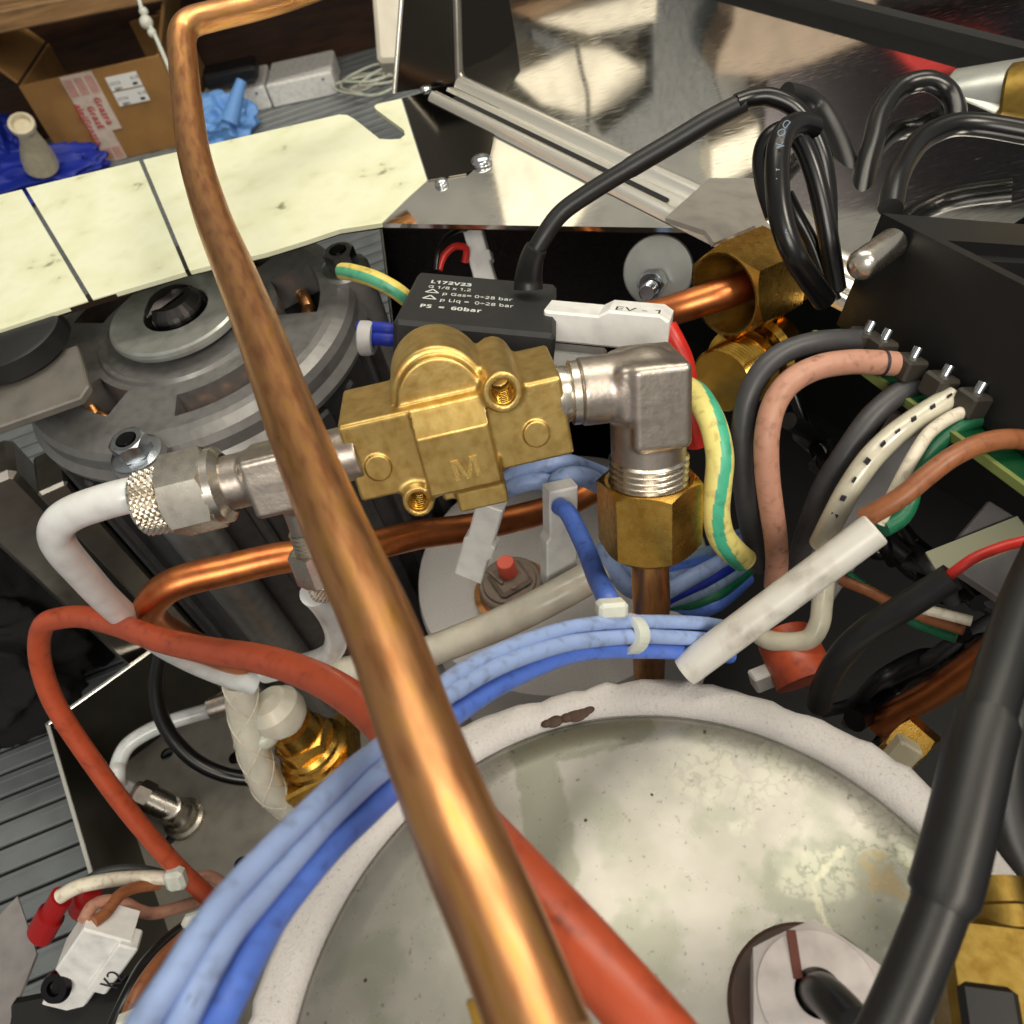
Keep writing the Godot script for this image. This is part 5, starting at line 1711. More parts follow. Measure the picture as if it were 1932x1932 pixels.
	var low := [[2000, 470, 108, 1840, 600, 101, 1640, 790, 93, 1440, 990, 86, 1240, 1200, 80, 1080, 1400, 75, 930, 1640, 71, 790, 1850, 68, 660, 2060, 65],
		[2010, 520, 107, 1850, 660, 101, 1650, 850, 94, 1470, 1050, 87, 1290, 1260, 81, 1140, 1440, 76, 1010, 1660, 72, 900, 1880, 69, 800, 2090, 66],
		[1990, 500, 110, 1820, 640, 103, 1620, 830, 95, 1410, 1040, 88, 1200, 1260, 82, 1040, 1460, 77, 900, 1690, 72, 760, 1900, 69, 640, 2090, 66],
		[2020, 660, 107, 1880, 800, 101, 1700, 970, 94, 1540, 1150, 88, 1400, 1330, 83, 1290, 1510, 78, 1190, 1700, 74, 1090, 1900, 71, 1000, 2090, 68]]
	for k in 4:
		for i in range(0, up[k].size(), 3):
			up[k][i + 1] += [0, 14, 0, 26][k]
		var pts := trace(1, 1, up[k])
		for i in range(0, low[k].size(), 3):
			low[k][i] += [0, 48, 0, 40][k]
			low[k][i + 1] += [0, 24, 0, 24][k]
		pts.append_array(trace(0, 2, low[k]))
		var bw := wire(names[k], pts, [0.00130, 0.00135, 0.00140, 0.00150][k], shade[k], bun, "blue_wire", 18)
		if k == 1:
			var fine := smooth(pts, 10)
			for m in 26:
				var i := 130 + m * 3 + (m % 3)
				if i < fine.size() - 1 and m % 4 != 3:
					var ms := Shape.new()
					var lay := (fine[i + 1] - fine[i]).normalized()
					box(ms, frame(fine[i] + (EYE - fine[i]).normalized() * 0.00136, lay, lay.cross(EYE - fine[i])), Vector3(0.0009, 0.0007, 0.0001))
					obj("print_mark", ms, M.ink, bw)
	t = thing("cable_tie", "white nylon cable tie around the blue bundle", "cable tie", Z(1, 1, 1500, 1530, 147))
	b = Shape.new()
	var tc := Z(1, 1, 1490, 1532, 150)
	var dirw := (Z(1, 1, 1300, 1525, 143) - Z(1, 1, 1700, 1525, 155)).normalized()
	var xf := axial(tc, dirw, D(0, 1, 0))
	var ring := PackedVector3Array()
	for i in 25:
		var an := TAU * i / 24
		ring.append(xf * Vector3(cos(an) * 0.0031, sin(an) * 0.0040, 0))
	for i in 24:
		var p := ring[i]
		var q := ring[i + 1]
		var o0 := (p - tc).normalized() * 0.0006
		var o1 := (q - tc).normalized() * 0.0006
		var w := dirw * 0.0013
		b.face([p + o0 - w, q + o1 - w, q + o1 + w, p + o0 + w])
		b.face([p + o0 + w, q + o1 + w, q - o1 + w, p - o0 + w])
		b.face([p + o0 - w, q + o1 - w, q - o1 - w, p - o0 - w])
	obj("band", b, M.nylon, t)
	b = Shape.new()
	box(b, frame(Z(1, 1, 1415, 1400, 146), D(1, 0.05, -0.2), D(0, 1, 0.3)), Vector3(0.0052, 0.0030, 0.0034), 0.0006)
	obj("head", b, M.nylon, t)
	# blue wires behind the thermostat
	wire("pale blue wire looping out behind the brass valve, upper one", trace(1, 1, [860, 740, 226, 960, 680, 222, 1080, 650, 220, 1190, 645, 222, 1300, 680, 230, 1400, 720, 240]), 0.0024, M.pale_blue_wire, "", "blue_wire")
	wire("pale blue wire below the upper one behind the brass valve", trace(1, 1, [860, 790, 224, 960, 750, 221, 1060, 740, 220, 1130, 790, 220, 1150, 850, 218]), 0.0024, M.pale_blue_wire, "", "blue_wire")
	wire("pale blue wire curling over the right white spade cover", trace(1, 1, [1120, 800, 216, 1140, 740, 214, 1200, 715, 214, 1280, 720, 218, 1360, 760, 226]), 0.0026, M.pale_blue_wire, "", "blue_wire")
	wire("bright blue wire dropping from the right white spade cover to the cable tie", trace(1, 1, [1145, 870, 206, 1190, 905, 202, 1240, 1000, 197, 1290, 1110, 190, 1340, 1240, 180, 1400, 1360, 170, 1425, 1440, 176, 1440, 1530, 190]), 0.0022, M.blue_wire, "", "blue_wire")
	for k in 4:
		wire("blue wire %s behind the copper stub of the brass nut" % ["nearest", "second", "third", "deepest"][k], trace(1, 1, [1380 + k * 18, 1060 - k * 20, 214 + k * 4, 1430 + k * 40, 1200 - k * 30, 216 + k * 4, 1540 + k * 60, 1310 - k * 50, 220 + k * 5, 1760 + k * 60, 1290 - k * 60, 228 + k * 5, 2000, 1180 - k * 40, 240 + k * 4, 2150, 1000, 250]), 0.0023, [M.pale_blue_wire, M.pale_blue_wire, M.blue_wire, M.grey_blue_wire][k], "blue wires behind the copper stub", "blue_wire")
	for k in 5:
		wire(["pale blue wire high in the gap between the brass nut and the white sleeve", "dark blue wire in the middle of the gap beside the brass nut", "grey blue wire curving under the brass nut towards the white sleeve", "green wire in the gap beside the brass nut", "lowest blue wire in the gap above the tied bundle"][k], trace(1, 1, [1560 + k * 22, 1420 - k * 14, 226, 1680 + k * 20, 1330 + k * 12, 222 + k * 2, 1830, 1240 + k * 42, 220 + k * 2, 1960, 1170 + k * 52, 224, 2120, 1080 + k * 40, 232]), 0.0021, [M.pale_blue_wire, M.deep_blue, M.grey_blue_wire, M.green_wire, M.blue_wire][k], "wires in the gap beside the brass nut", "tangled_wire")
	# white spade covers
	spade("white_plug", "white ridged spade cover left of the thermostat", Z(1, 1, 790, 840, 206), Z(1, 1, 680, 1220, 224), 0.0074, 0.0046, 0.35)
	spade("white_plug", "white spade cover with a notch right of the thermostat", Z(1, 1, 1140, 760, 208), Z(1, 1, 1140, 1260, 224), 0.0084, 0.0050, -0.25)
	spade("white_plug", "white plastic plug standing behind the coil above its far edge", Z(1, 0, 690, 1180, 268), Z(1, 0, 770, 1480, 268), 0.0064, 0.0050, 0.2)
	wire("thin red lead loop beside the upright white plug", trace(1, 0, [520, 1400, 262, 545, 1330, 262, 600, 1280, 262, 660, 1290, 264, 655, 1360, 266]), 0.0011, M.red_wire)
	wire("thin black lead loop above the red lead", trace(1, 0, [505, 1400, 258, 515, 1320, 258, 550, 1240, 260, 610, 1200, 262, 660, 1190, 266]), 0.0008, M.gloss_black)
	# labelled plug
	t = thing("labelled_plug", "white plug with handwritten mark beside the black coil", "plug", Z(1, 0, 1400, 1680, 186))
	var p0 := Z(1, 0, 1080, 1640, 190)
	var p1 := Z(1, 0, 1720, 1700, 184)
	var dx := (p1 - p0).normalized()
	var up2 := D(0, 0.85, 0.50)
	var pf := frame(p0, dx, up2 - dx * up2.dot(dx))
	b = Shape.new()
	var L := p0.distance_to(p1)
	prism(b, PackedVector2Array([Vector2(0, -0.0046), Vector2(L, -0.0046), Vector2(L, 0.0024), Vector2(L - 0.002, 0.0036), Vector2(L * 0.52, 0.0036), Vector2(L * 0.44, 0.0023), Vector2(0, 0.0023)]), pf * Transform3D(Basis(), Vector3(0, 0, -0.0052)), 0.0088, 0.0005)
	obj("body", b, M.white_plastic, t)
	lettering("pen_mark", "EV - 1", 0.0024, pf * Transform3D(Basis(Vector3(1, 0, 0), Vector3(0, 0, -1), Vector3(0, 1, 0)), Vector3(L * 0.55, 0.00362, 0.0012)), M.ink, t, 0.00005, HORIZONTAL_ALIGNMENT_LEFT, 1.3)
	b = Shape.new()
	box(b, frame(Z(1, 0, 1200, 1870, 196), dx, up2), Vector3(0.016, 0.006, 0.006), 0.0006)
	single("white_plug", "second white plug below the labelled plug, mostly behind the elbow", "plug", b, M.white_plastic)

func spade(called: String, label: String, a: Vector3, e: Vector3, w: float, th: float, roll: float) -> void:
	var ax := (e - a).normalized()
	var side := ax.cross(vn).normalized().rotated(ax, roll)
	var xf := frame(a, ax, side)
	var l := a.distance_to(e)
	var t := thing(called, label, "plug", a)
	var b := Shape.new()
	prism(b, PackedVector2Array([Vector2(0, -w / 2), Vector2(l * 0.45, -w / 2), Vector2(l * 0.48, -w * 0.62), Vector2(l * 0.62, -w * 0.62), Vector2(l * 0.66, -w / 2), Vector2(l, -w / 2), Vector2(l * 0.99, w / 2), Vector2(l * 0.5, w / 2), Vector2(l * 0.45, w * 0.40), Vector2(0, w * 0.40)]), xf * Transform3D(Basis(), Vector3(0, 0, -th / 2)), th, 0.0004)
	obj("shell", b, M.white_plastic, t)
	b = Shape.new()
	for k in 3:
		box(b, xf * Transform3D(Basis(), Vector3(l * (0.72 + 0.09 * k), 0, th / 2)), Vector3(0.0012, w * 0.8, 0.0005), 0.0001)
	obj("grip_ridge", b, M.white_plastic, t)

# ---------------------------------------------------------------- black control box with its board
func control_box() -> void:
	var a := P(1578, 612, 190)
	var c := P(1632, 386, 180)
	var e := P(1975, 890, 146)
	var dx := (e - a).normalized()
	var fr := frame(a, dx, c - a)
	var w := a.distance_to(e) + 0.05
	var h := (c - a).dot(fr.basis.y)
	var t := thing("control_box", "large matt black plastic control box at the right with a metal pin", "control box", a)
	var b := Shape.new()
	var deep := 0.055
	# shell with a rectangular well sunk into its upper side
	var cut := CSGCombiner3D.new()
	cut.name = "case"
	t.add_child(cut, true)
	for q in [[Vector3(w / 2, h / 2, -deep / 2), Vector3(w, h, deep)], [Vector3(0.044, h, -0.024), Vector3(0.050, 0.07, 0.034)], [Vector3(0.044, h, -0.024), Vector3(0.057, 0.005, 0.041)]]:
		var bx := CSGBox3D.new()
		bx.name = "block"
		bx.size = q[1]
		bx.material = M.black_plastic
		bx.transform = Transform3D(fr.basis, fr * (q[0] as Vector3) - a)
		if cut.get_child_count() > 0:
			bx.operation = CSGShape3D.OPERATION_SUBTRACTION
		cut.add_child(bx)
	b = Shape.new()
	var p0 := Z(2, 0, 1075, 1385, 163)
	var p1 := Z(2, 0, 1215, 1285, 170)
	var pax := p1 - p0
	lathe(b, p0, pax, [Vector2(0, -0.0006), Vector2(0.0016, -0.0003), Vector2(0.0026, 0.0004), Vector2(0.0030, 0.0014), Vector2(0.0030, pax.length() * 1.25)], 28, 50)
	obj("metal_pin", b, M.bright_nickel, t)
	# board under the box, and the terminals along its edge
	b = Shape.new()
	var bf := frame(P(1585, 650, 184), dx, fr.basis.z * -1.0 + fr.basis.y * 0.1)
	box(b, bf * Transform3D(Basis(), Vector3(w / 2 - 0.006, 0.015, 0)), Vector3(w, 0.034, 0.0012))
	var pcb := obj("circuit_board", b, M.circuit_board, t)
	b = Shape.new()
	box(b, bf * Transform3D(Basis(), Vector3(w / 2 - 0.006, -0.0026, 0)), Vector3(w, 0.0012, 0.0016))
	obj("board_edge", b, M.board_edge, pcb)
	for q in [[1095, 12], [1180, 55], [1330, 150], [1490, 245], [1660, 335]]:
		var p := Z(2, 1, q[0], q[1], lerpf(172, 157, (q[0] - 1095) / 565.0))
		b = Shape.new()
		box(b, frame(p, dx, fr.basis.y), Vector3(0.0050, 0.0046, 0.005), 0.0005)
		var term := obj("terminal", b, M.grey_plastic, t)
		b = Shape.new()
		tube(b, PackedVector3Array([p + D(0.3, 0.75, 0.3) * 0.0042, p]), 0.0010, 12, true, 1)
		obj("terminal_pin", b, M.zinc, term)
	# trim of labels and relays under the board
	t = thing("relay_plate", "grey label plate with printed marks in the shadow under the wires", "plate", Z(2, 1, 1600, 1000, 190))
	var l0 := Z(2, 1, 1380, 800, 188)
	var l1 := Z(2, 1, 1900, 1130, 178)
	var ldx := (l1 - l0).normalized()
	var lf := frame(l0, ldx, D(0.55, 0.83, -0.2))
	b = Shape.new()
	box(b, lf * Transform3D(Basis(), Vector3(0.032, -0.002, 0)), Vector3(0.040, 0.017, 0.004), 0.0004)
	obj("plate", b, M.label_grey, t)
	b = Shape.new()
	box(b, lf * Transform3D(Basis(Vector3(0, 0, 1), 1.1), Vector3(0.0165, -0.004, 0.0024)), Vector3(0.020, 0.006, 0.0008))
	obj("clear_strip", b, M.clear_tape, t)
	for q in [[0.024, -0.001], [0.030, 0.003], [0.034, -0.003], [0.040, 0.002]]:
		b = Shape.new()
		prism(b, PackedVector2Array([Vector2(-0.0008, -0.0006), Vector2(0.0008, -0.0006), Vector2(0, 0.0010)]), lf * Transform3D(Basis(), Vector3(q[0], q[1], 0.0021)), 0.0002)
		obj("arrow_mark", b, M.ink, t)
	lettering("printed_code", "GIC", 0.0046, lf * Transform3D(Basis(Vector3(0, 0, 1), PI), Vector3(0.050, -0.0045, 0.0021)), M.ink, t, 0.0001, HORIZONTAL_ALIGNMENT_LEFT, 1.1, true)
	b = Shape.new()
	var r0 := Z(2, 1, 1080, 900, 186)
	box(b, frame(r0, Z(2, 1, 1300, 560, 180) - r0, vn.cross(dx)), Vector3(0.045, 0.010, 0.006), 0.0006)
	single("grey_block", "grey plastic block behind the clear printed sleeve", "block", b, M.label_grey)
	# loose thin leads in the dark below
	var loose := "thin leads in the shadow below the circuit board"
	wire("thin white lead end in the shadow below the red lead", trace(2, 1, [1400, 1400, 172, 1520, 1430, 170, 1660, 1465, 168]), 0.0011, M.white_wire, loose)
	wire("thin brown lead below the thin white lead end", trace(2, 1, [980, 1250, 186, 1150, 1320, 182, 1300, 1400, 178, 1450, 1455, 174, 1620, 1510, 170]), 0.0012, M.brown_wire, loose)
	wire("thin green lead below the thin brown lead", trace(2, 1, [1020, 1230, 188, 1180, 1340, 184, 1330, 1450, 180, 1460, 1510, 177, 1580, 1550, 174]), 0.0012, M.green_wire, loose)
	wire("rust red copper pipe bend deep at the right behind the thick cable", trace(2, 2, [1180, 380, 214, 1320, 290, 206, 1460, 210, 198, 1620, 100, 190, 1800, -40, 182]), 0.0034, M.copper_dark, "", "copper_pipe", 22)
	b = Shape.new()
	nut(b, Z(2, 2, 1240, 440, 176), D(0.5, -0.5, 0.4), 0.012, 0.007, 0.004, 0.3)
	single("brass_nut", "small dull brass nut at the right rim of the boiler jacket", "nut", b, M.brass)
	b = Shape.new()
	box(b, frame(Z(2, 2, 1300, 530, 168), D(1, -0.6, 0.1), D(0.5, 1, 0.4)), Vector3(0.005, 0.006, 0.004), 0.0005)
	single("small_plug", "small pale plug beside the dull brass nut at the boiler rim", "plug", b, M.cream_plastic)
	var words := ["highest", "second highest", "third from the top", "fourth from the top", "fifth from the top", "sixth from the top", "seventh from the top", "eighth from the top", "second lowest", "lowest"]
	words.append_array(["lower pair, left", "lower pair, right", "beside the brass nut", "over the brass nut"])
	for k in 14:
		var pts := PackedVector3Array()
		for i in 6:
			var x := 700.0 + k * 34 + i * (110 + 7 * k) + rng.randf_range(-40, 40)
			var y := 300.0 + k * 75 + i * (170 - 8 * k) + rng.randf_range(-60, 60)
			if k >= 10:
				x = 900.0 + (k - 10) * 90 + i * 150 + rng.randf_range(-40, 40)
				y = 1950.0 + (k - 10) * 40 - i * (95 + 12 * k - 120) + rng.randf_range(-60, 60)
			pts.append(Z(2, 1, x, y, 214 - i * 3.0 + rng.randf_range(-10, 10)))
		wire("black lead in the dark tangle under the control box, %s" % words[k], pts, rng.randf_range(0.0016, 0.0030), [M.gloss_black, M.black_rubber, M.grey_wire][k % 3], "black leads in the dark under the control box")

# ---------------------------------------------------------------- things on the boiler lid
func lid_fittings() -> void:
	var t := thing("lid_stud", "pale round topped hexagon stud on the boiler lid with a dark bore", "stud", H(1530, 1900, 0.2))
	var c := H(1527, 1905, 0.2002)
	var b := Shape.new()
	lathe(b, c, Vector3.UP, [Vector2(0.0118, 0), Vector2(0.0118, 0.0010), Vector2(0.0112, 0.0014), Vector2(0.0, 0.0014)], 48)
	obj("dark_washer", b, M.dark_wood, t)
	b = Shape.new()
	nut(b, c + Vector3(0, 0.0014, 0), Vector3.UP, 0.0170, 0.0110, 0.0032, 0.35)
	lathe(b, c + Vector3(0, 0.0118, 0), Vector3.UP, [Vector2(0.0084, 0), Vector2(0.0080, 0.0010), Vector2(0.0032, 0.0016), Vector2(0.0032, -0.004)], 40)
	obj("hexagon", b, M.stud_white, t)
	b = Shape.new()
	box(b, frame(c + Vector3(-0.0012, 0.0134, -0.0052), Vector3(0.25, 0, -1), Vector3(1, 0, 0.2)), Vector3(0.0062, 0.0013, 0.0004), 0.0001)
	obj("rust_mark", b, M.rust, t)
	b = Shape.new()
	tube(b, PackedVector3Array([c + Vector3(0.0, 0.004, 0.0), c + Vector3(0.0, 0.016, 0.0005), c + Vector3(0.001, 0.024, 0.006)]), 0.0026, 18)
	obj("dark_lead", b, M.gloss_black, t)
	t = thing("brass_block", "dull brass block fitting on the boiler lid in the lower right corner", "brass fitting", H(1870, 1850, 0.2))
	b = Shape.new()
	var bc := H(1905, 1870, 0.205)
	var bx := frame(bc, Vector3(0.93, 0, 0.36), Vector3.UP)
	box(b, bx, Vector3(0.0185, 0.012, 0.016), 0.0012)
	lathe(b, bc + Vector3(0.003, 0, -0.006), Vector3(0.25, 0.1, -1), [Vector2(0.0055, 0), Vector2(0.0055, 0.004), Vector2(0.0048, 0.0045), Vector2(0.0048, 0.008), Vector2(0, 0.008)], 28)
	obj("block", b, M.dull_brass, t)
	b = Shape.new()
	box(b, bx * Transform3D(Basis(), Vector3(-0.0045, 0.0012, 0.0045)), Vector3(0.0075, 0.0112, 0.0075), 0.0008)
	obj("dark_insert", b, M.black_plastic, t)
	t = thing("gold_spade", "yellow metal tab beside the copper pipe at the bottom edge", "tab", P(905, 1915, 78))
	b = Shape.new()
	box(b, frame(P(903, 1925, 78), D(0.3, -1, 0), D(1, 0.3, 0.2)), Vector3(0.004, 0.0012, 0.0006), 0.0001)
	obj("tab", b, M.bright_brass, t)

# ---------------------------------------------------------------- tray at the lower left
func tray() -> void:
	lid_fittings()
	var top := 0.069
	var low := 0.02
	var cn := Vector3(-0.2007, 0, -0.1933)
	var d1 := Vector3(0.0447, 0, -0.0236).normalized()
	var d2 := Vector3(0.0265, 0, 0.0675).normalized()
	var t := thing("steel_tray", "grey sheet steel tray with drilled floor and bright cut edges", "tray", cn)
	var b := Shape.new()
	for q in [[d1, 0.30], [d2, 0.22]]:
		var dir: Vector3 = q[0]
		var l: float = q[1]
		box(b, frame(cn + dir * (l / 2 + 0.0008) + Vector3(0, (top + low) / 2, 0), dir, Vector3.UP), Vector3(l, top - low, 0.0014))
	obj("wall", b, M.tray_dark, t)
	b = Shape.new()
	for q in [[d1, 0.30], [d2, 0.074]]:
		var dir: Vector3 = q[0]
		var l: float = q[1]
		box(b, frame(cn + dir * (l / 2 - 0.0006) + Vector3(0, top + 0.0003, 0), dir, Vector3.UP), Vector3(l, 0.0006, 0.0016), 0.0002)
	obj("bright_edge", b, M.edge_steel, t)
	# drilled floor
	var cut := CSGCombiner3D.new()
	cut.name = "drilled_floor"
	t.add_child(cut, true)
	var pl := CSGBox3D.new()
	pl.name = "sheet"
	pl.size = Vector3(0.36, 0.0016, 0.30)
	pl.material = M.tray_grey
	var mid := cn + d1 * 0.18 + d2 * 0.15
	pl.transform = Transform3D(frame(Vector3.ZERO, d1, Vector3.UP).basis, mid - cn + Vector3(0, low, 0))
	cut.add_child(pl)
	for q in [[445, 1431, 0.0029], [457, 1632, 0.0031], [323, 1585, 0.0022], [316, 1424, 0.0028]]:
		var hp := H(q[0], q[1], low)
		var hole := CSGCylinder3D.new()
		hole.name = "drilled_hole"
		hole.operation = CSGShape3D.OPERATION_SUBTRACTION
		hole.radius = q[2]
		hole.height = 0.01
		hole.sides = 28
		hole.material = M.tray_dark
		hole.position = Vector3(hp.x - cn.x, low, hp.z - cn.z)
		cut.add_child(hole)
	# elbow on the floor with its thin tube
	t = thing("push_elbow", "nickel elbow on the tray floor holding the end of a thin white tube", "elbow fitting", H(350, 1545, low))
	var c := H(352, 1547, low)
	b = Shape.new()
	lathe(b, c, Vector3.UP, [Vector2(0.0085, 0.0008), Vector2(0.0085, 0.003), Vector2(0.0070, 0.0036), Vector2(0.0066, 0.0045), Vector2(0.0066, 0.0085), Vector2(0.0052, 0.0105), Vector2(0.0048, 0.015), Vector2(0, 0.0165)], 40)
	obj("base", b, M.bright_nickel, t)
	b = Shape.new()
	var o := c + Vector3(0, 0.0115, 0)
	var ax := (P(268, 1507, 318) - P(335, 1540, 318)).normalized()
	lathe(b, o, ax, [Vector2(0, -0.004), Vector2(0.0050, -0.003), Vector2(0.0056, 0.002), Vector2(0.0056, 0.010), Vector2(0, 0.010)], 32)
	obj("arm", b, M.bright_nickel, t)
	b = Shape.new()
	nut(b, o + ax * 0.0100, ax, 0.0105, 0.0062, 0.003, 0.2)
	knurl(b, o + ax * 0.0162, ax, 0.0045, 0.002, 20, 3, 0.0004)
	obj("hex_nut", b, M.nickel, t)
	b = Shape.new()
	var e := o + ax * 0.016
	tube(b, PackedVector3Array([e, e + ax * 0.008 + Vector3(0, 0.0005, 0), Z(0, 2, 610, 650, 326), Z(0, 2, 615, 580, 328), Z(0, 2, 660, 490, 330), Z(0, 2, 760, 420, 332), Z(0, 2, 900, 360, 334), Z(0, 2, 1100, 300, 336), Z(0, 2, 1180, 270, 337)]), 0.0030, 18)
	single("thin_white_tube", "thin white tube bending across the tray from the elbow", "tube", b, M.ptfe)
	b = Shape.new()
	lathe(b, Z(0, 2, 1090, 300, 333), Z(0, 2, 1200, 265, 333) - Z(0, 2, 1090, 300, 333), [Vector2(0, 0), Vector2(0.0046, 0), Vector2(0.0046, 0.008), Vector2(0.006, 0.009), Vector2(0.006, 0.016), Vector2(0, 0.016)], 6)
	single("tube_coupling", "small steel coupling at the far end of the thin white tube", "coupling", b, M.nickel)
	b = Shape.new()
	tube(b, trace(0, 2, [860, -60, 300, 825, 60, 302, 810, 180, 304, 830, 320, 306, 890, 440, 308, 990, 550, 310, 1110, 620, 312, 1240, 655, 314, 1400, 660, 316]), 0.0028, 18)
	single("black_tube", "thin black tube sweeping across the tray", "tube", b, M.gloss_black)
	# braided hose and brass valve with a clear plug
	t = thing("braided_hose", "clear braided hose standing behind the plug of the brass valve", "hose", P(470, 1400, 296))
	var line := tracev([452, 1285, 276, 462, 1350, 282, 482, 1430, 288, 510, 1490, 294, 545, 1520, 300])
	b = Shape.new()
	tube(b, line, 0.0054, 26)
	obj("hose", b, M.milky_hose, t)
	b = Shape.new()
	var fine := smooth(line, 10)
	for s in 6:
		var path := PackedVector3Array()
		for i in fine.size():
			var tt := (fine[mini(i + 1, fine.size() - 1)] - fine[maxi(i - 1, 0)]).normalized()
			var sd := tt.cross(vn).normalized()
			var an: float = (1.0 if s % 2 else -1.0) * i * 0.24 + TAU * (s / 2) / 3.0
			path.append(fine[i] + (sd * cos(an) + tt.cross(sd) * sin(an)) * 0.0055)
		b = Shape.new()
		tube(b, path, 0.00022, 5, false, 1)
		obj("braid_strand", b, M.white_wire, t)
	t = thing("brass_valve", "brass hexagon valve with a milky plastic plug in the tray", "valve", P(570, 1420, 300))
	var va := D(-0.38, 0.72, 0.58)
	var vb := P(572, 1394, 296)
	b = Shape.new()
	box(b, frame(vb - va * 0.013, D(0.8, 0.45, 0.1), va), Vector3(0.028, 0.009, 0.026), 0.001)
	obj("flange", b, M.brass, t)
	b = Shape.new()
	lathe(b, vb - va * 0.0085, va, [Vector2(0.0130, 0), Vector2(0.0130, 0.002), Vector2(0.0112, 0.0028), Vector2(0.0108, 0.004), Vector2(0.0116, 0.0046), Vector2(0.0104, 0.006), Vector2(0.0, 0.006)], 48)
	nut(b, vb - va * 0.003, va, 0.0185, 0.0055, 0.004, 0.5)
	obj("hexagon", b, M.brass, t)
	b = Shape.new()
	lathe(b, vb + va * 0.0022, va, [Vector2(0.0085, 0), Vector2(0.0080, 0.0065), Vector2(0.0062, 0.0070), Vector2(0.0060, 0.004), Vector2(0, 0.004)], 40)
	obj("socket", b, M.brass, t)
	b = Shape.new()
	lathe(b, vb + va * 0.006, va, [Vector2(0.0052, 0), Vector2(0.0056, 0.004), Vector2(0.0082, 0.0055), Vector2(0.0092, 0.0085), Vector2(0.0088, 0.013), Vector2(0.006, 0.0165), Vector2(0, 0.0175)], 40)
	obj("milky_plug", b, M.milky_hose, t)
	b = Shape.new()
	ball(b, frame(P(497, 1392, 286), D(1, 0.3, 0), D(-0.3, 1, 0.4)), Vector3(0.0055, 0.0040, 0.0045), 20)
	obj("side_plug", b, M.milky_hose, t)
	# labelled plug with red spade leads in the corner
	t = thing("corner_plug", "white plug with a handwritten mark in the lower left corner", "plug", P(160, 1800, 250))
	var k0 := P(215, 1738, 250)
	var k1 := P(120, 1875, 262)
	var kx := (k1 - k0).normalized()
	var kf := frame(k0, kx, D(0.75, -0.45, -0.35))
	b = Shape.new()
	var kl := k0.distance_to(k1)
	prism(b, PackedVector2Array([Vector2(0, -0.0075), Vector2(kl * 0.55, -0.0075), Vector2(kl * 0.62, -0.005), Vector2(kl, -0.005), Vector2(kl, 0.0065), Vector2(0, 0.0065)]), kf * Transform3D(Basis(), Vector3(0, 0, -0.006)), 0.011, 0.0006)
	box(b, kf * Transform3D(Basis(), Vector3(kl * 0.32, 0.0062, 0.003)), Vector3(kl * 0.62, 0.006, 0.007), 0.0006)
	obj("body", b, M.white_plastic, t)
	lettering("pen_mark", "K2", 0.0052, kf * Transform3D(Basis(Vector3(-1, 0, 0), Vector3(0, -1, 0), Vector3(0, 0, 1)), Vector3(kl * 0.52, 0.0082, 0.0067)), M.ink, t, 0.0001)
	b = Shape.new()
	lathe(b, P(108, 1862, 252), D(-0.1, 0.2, 1), [Vector2(0.0034, -0.002), Vector2(0.0046, 0), Vector2(0.0040, 0.0018), Vector2(0.0022, 0.0018), Vector2(0.0018, 0.0005), Vector2(0, 0.0004)], 28)
	obj("screw", b, M.dark_steel, t)
	for k in 2:
		t = thing("red_terminal", ["red insulated spade terminal on the white printed wire", "red insulated spade terminal behind the white printed wire"][k], "terminal", P(95 + k * 75, 1730 - k * 20, 268 + k * 8), "red spade terminals in the lower left corner")
		var q0 := P([116, 174][k], [1692, 1682][k], 264 + k * 10)
		var q1 := P([76, 150][k], [1762, 1712][k], 272 + k * 10)
		b = Shape.new()
		tube(b, PackedVector3Array([q0, q0.lerp(q1, 0.4), q0.lerp(q1, 0.55), q1]), func(s): return 0.0036 if s < 0.45 else 0.0046, 18, true, 4, null, 0.8)
		obj("sleeve", b, M.spade_red, t)
	wire("white printed wire from the red terminal to the cable tie by the orange hose", tracev([112, 1692, 262, 150, 1672, 262, 210, 1660, 264, 270, 1656, 266, 330, 1656, 268]), 0.0022, M.white_wire)
	b = Shape.new()
	box(b, frame(P(332, 1658, 264), D(1, 0.2, 0), D(0, 1, 0.3)), Vector3(0.0062, 0.0070, 0.005), 0.0012)
	single("tie_head", "small white cable tie head beside the orange hose", "cable tie", b, M.nylon)
	wire("dark grey wire arching behind the white printed wire", tracev([160, 1670, 272, 190, 1650, 274, 240, 1642, 276, 290, 1648, 278, 340, 1665, 280]), 0.0020, M.grey_wire)
	var bro := "brown wires in the lower left corner"
	wire("short pinkish brown wire curving into the corner plug", tracev([158, 1738, 246, 175, 1710, 250, 205, 1700, 254, 235, 1704, 258, 262, 1718, 262, 300, 1722, 268, 390, 1695, 276]), 0.0019, M.pink_wire, bro)
	wire("brown wire above the corner plug", tracev([176, 1740, 246, 200, 1722, 250, 225, 1690, 256, 255, 1675, 262, 300, 1668, 268]), 0.0018, M.brown_wire, bro)
	wire("brown wire running down beside the blue bundle", tracev([375, 1745, 250, 340, 1775, 244, 300, 1815, 236, 262, 1870, 228, 235, 1935, 222, 215, 1990, 218]), 0.0020, M.brown_wire, bro)
	wire("reddish brown wire nearest the blue bundle", tracev([395, 1740, 246, 352, 1800, 238, 318, 1860, 230, 296, 1930, 222, 280, 1990, 218]), 0.0022, M.pink_wire, bro)
	wire("black wire left of the brown wire at the bottom", tracev([365, 1740, 254, 318, 1775, 248, 272, 1825, 240, 240, 1885, 232, 205, 1960, 226]), 0.0022, M.gloss_black)
	wire("thin pink wire arc right of the orange hose", tracev([372, 1655, 290, 398, 1654, 292, 424, 1672, 294, 440, 1700, 294]), 0.0020, M.pink_wire, bro)
	b = Shape.new()
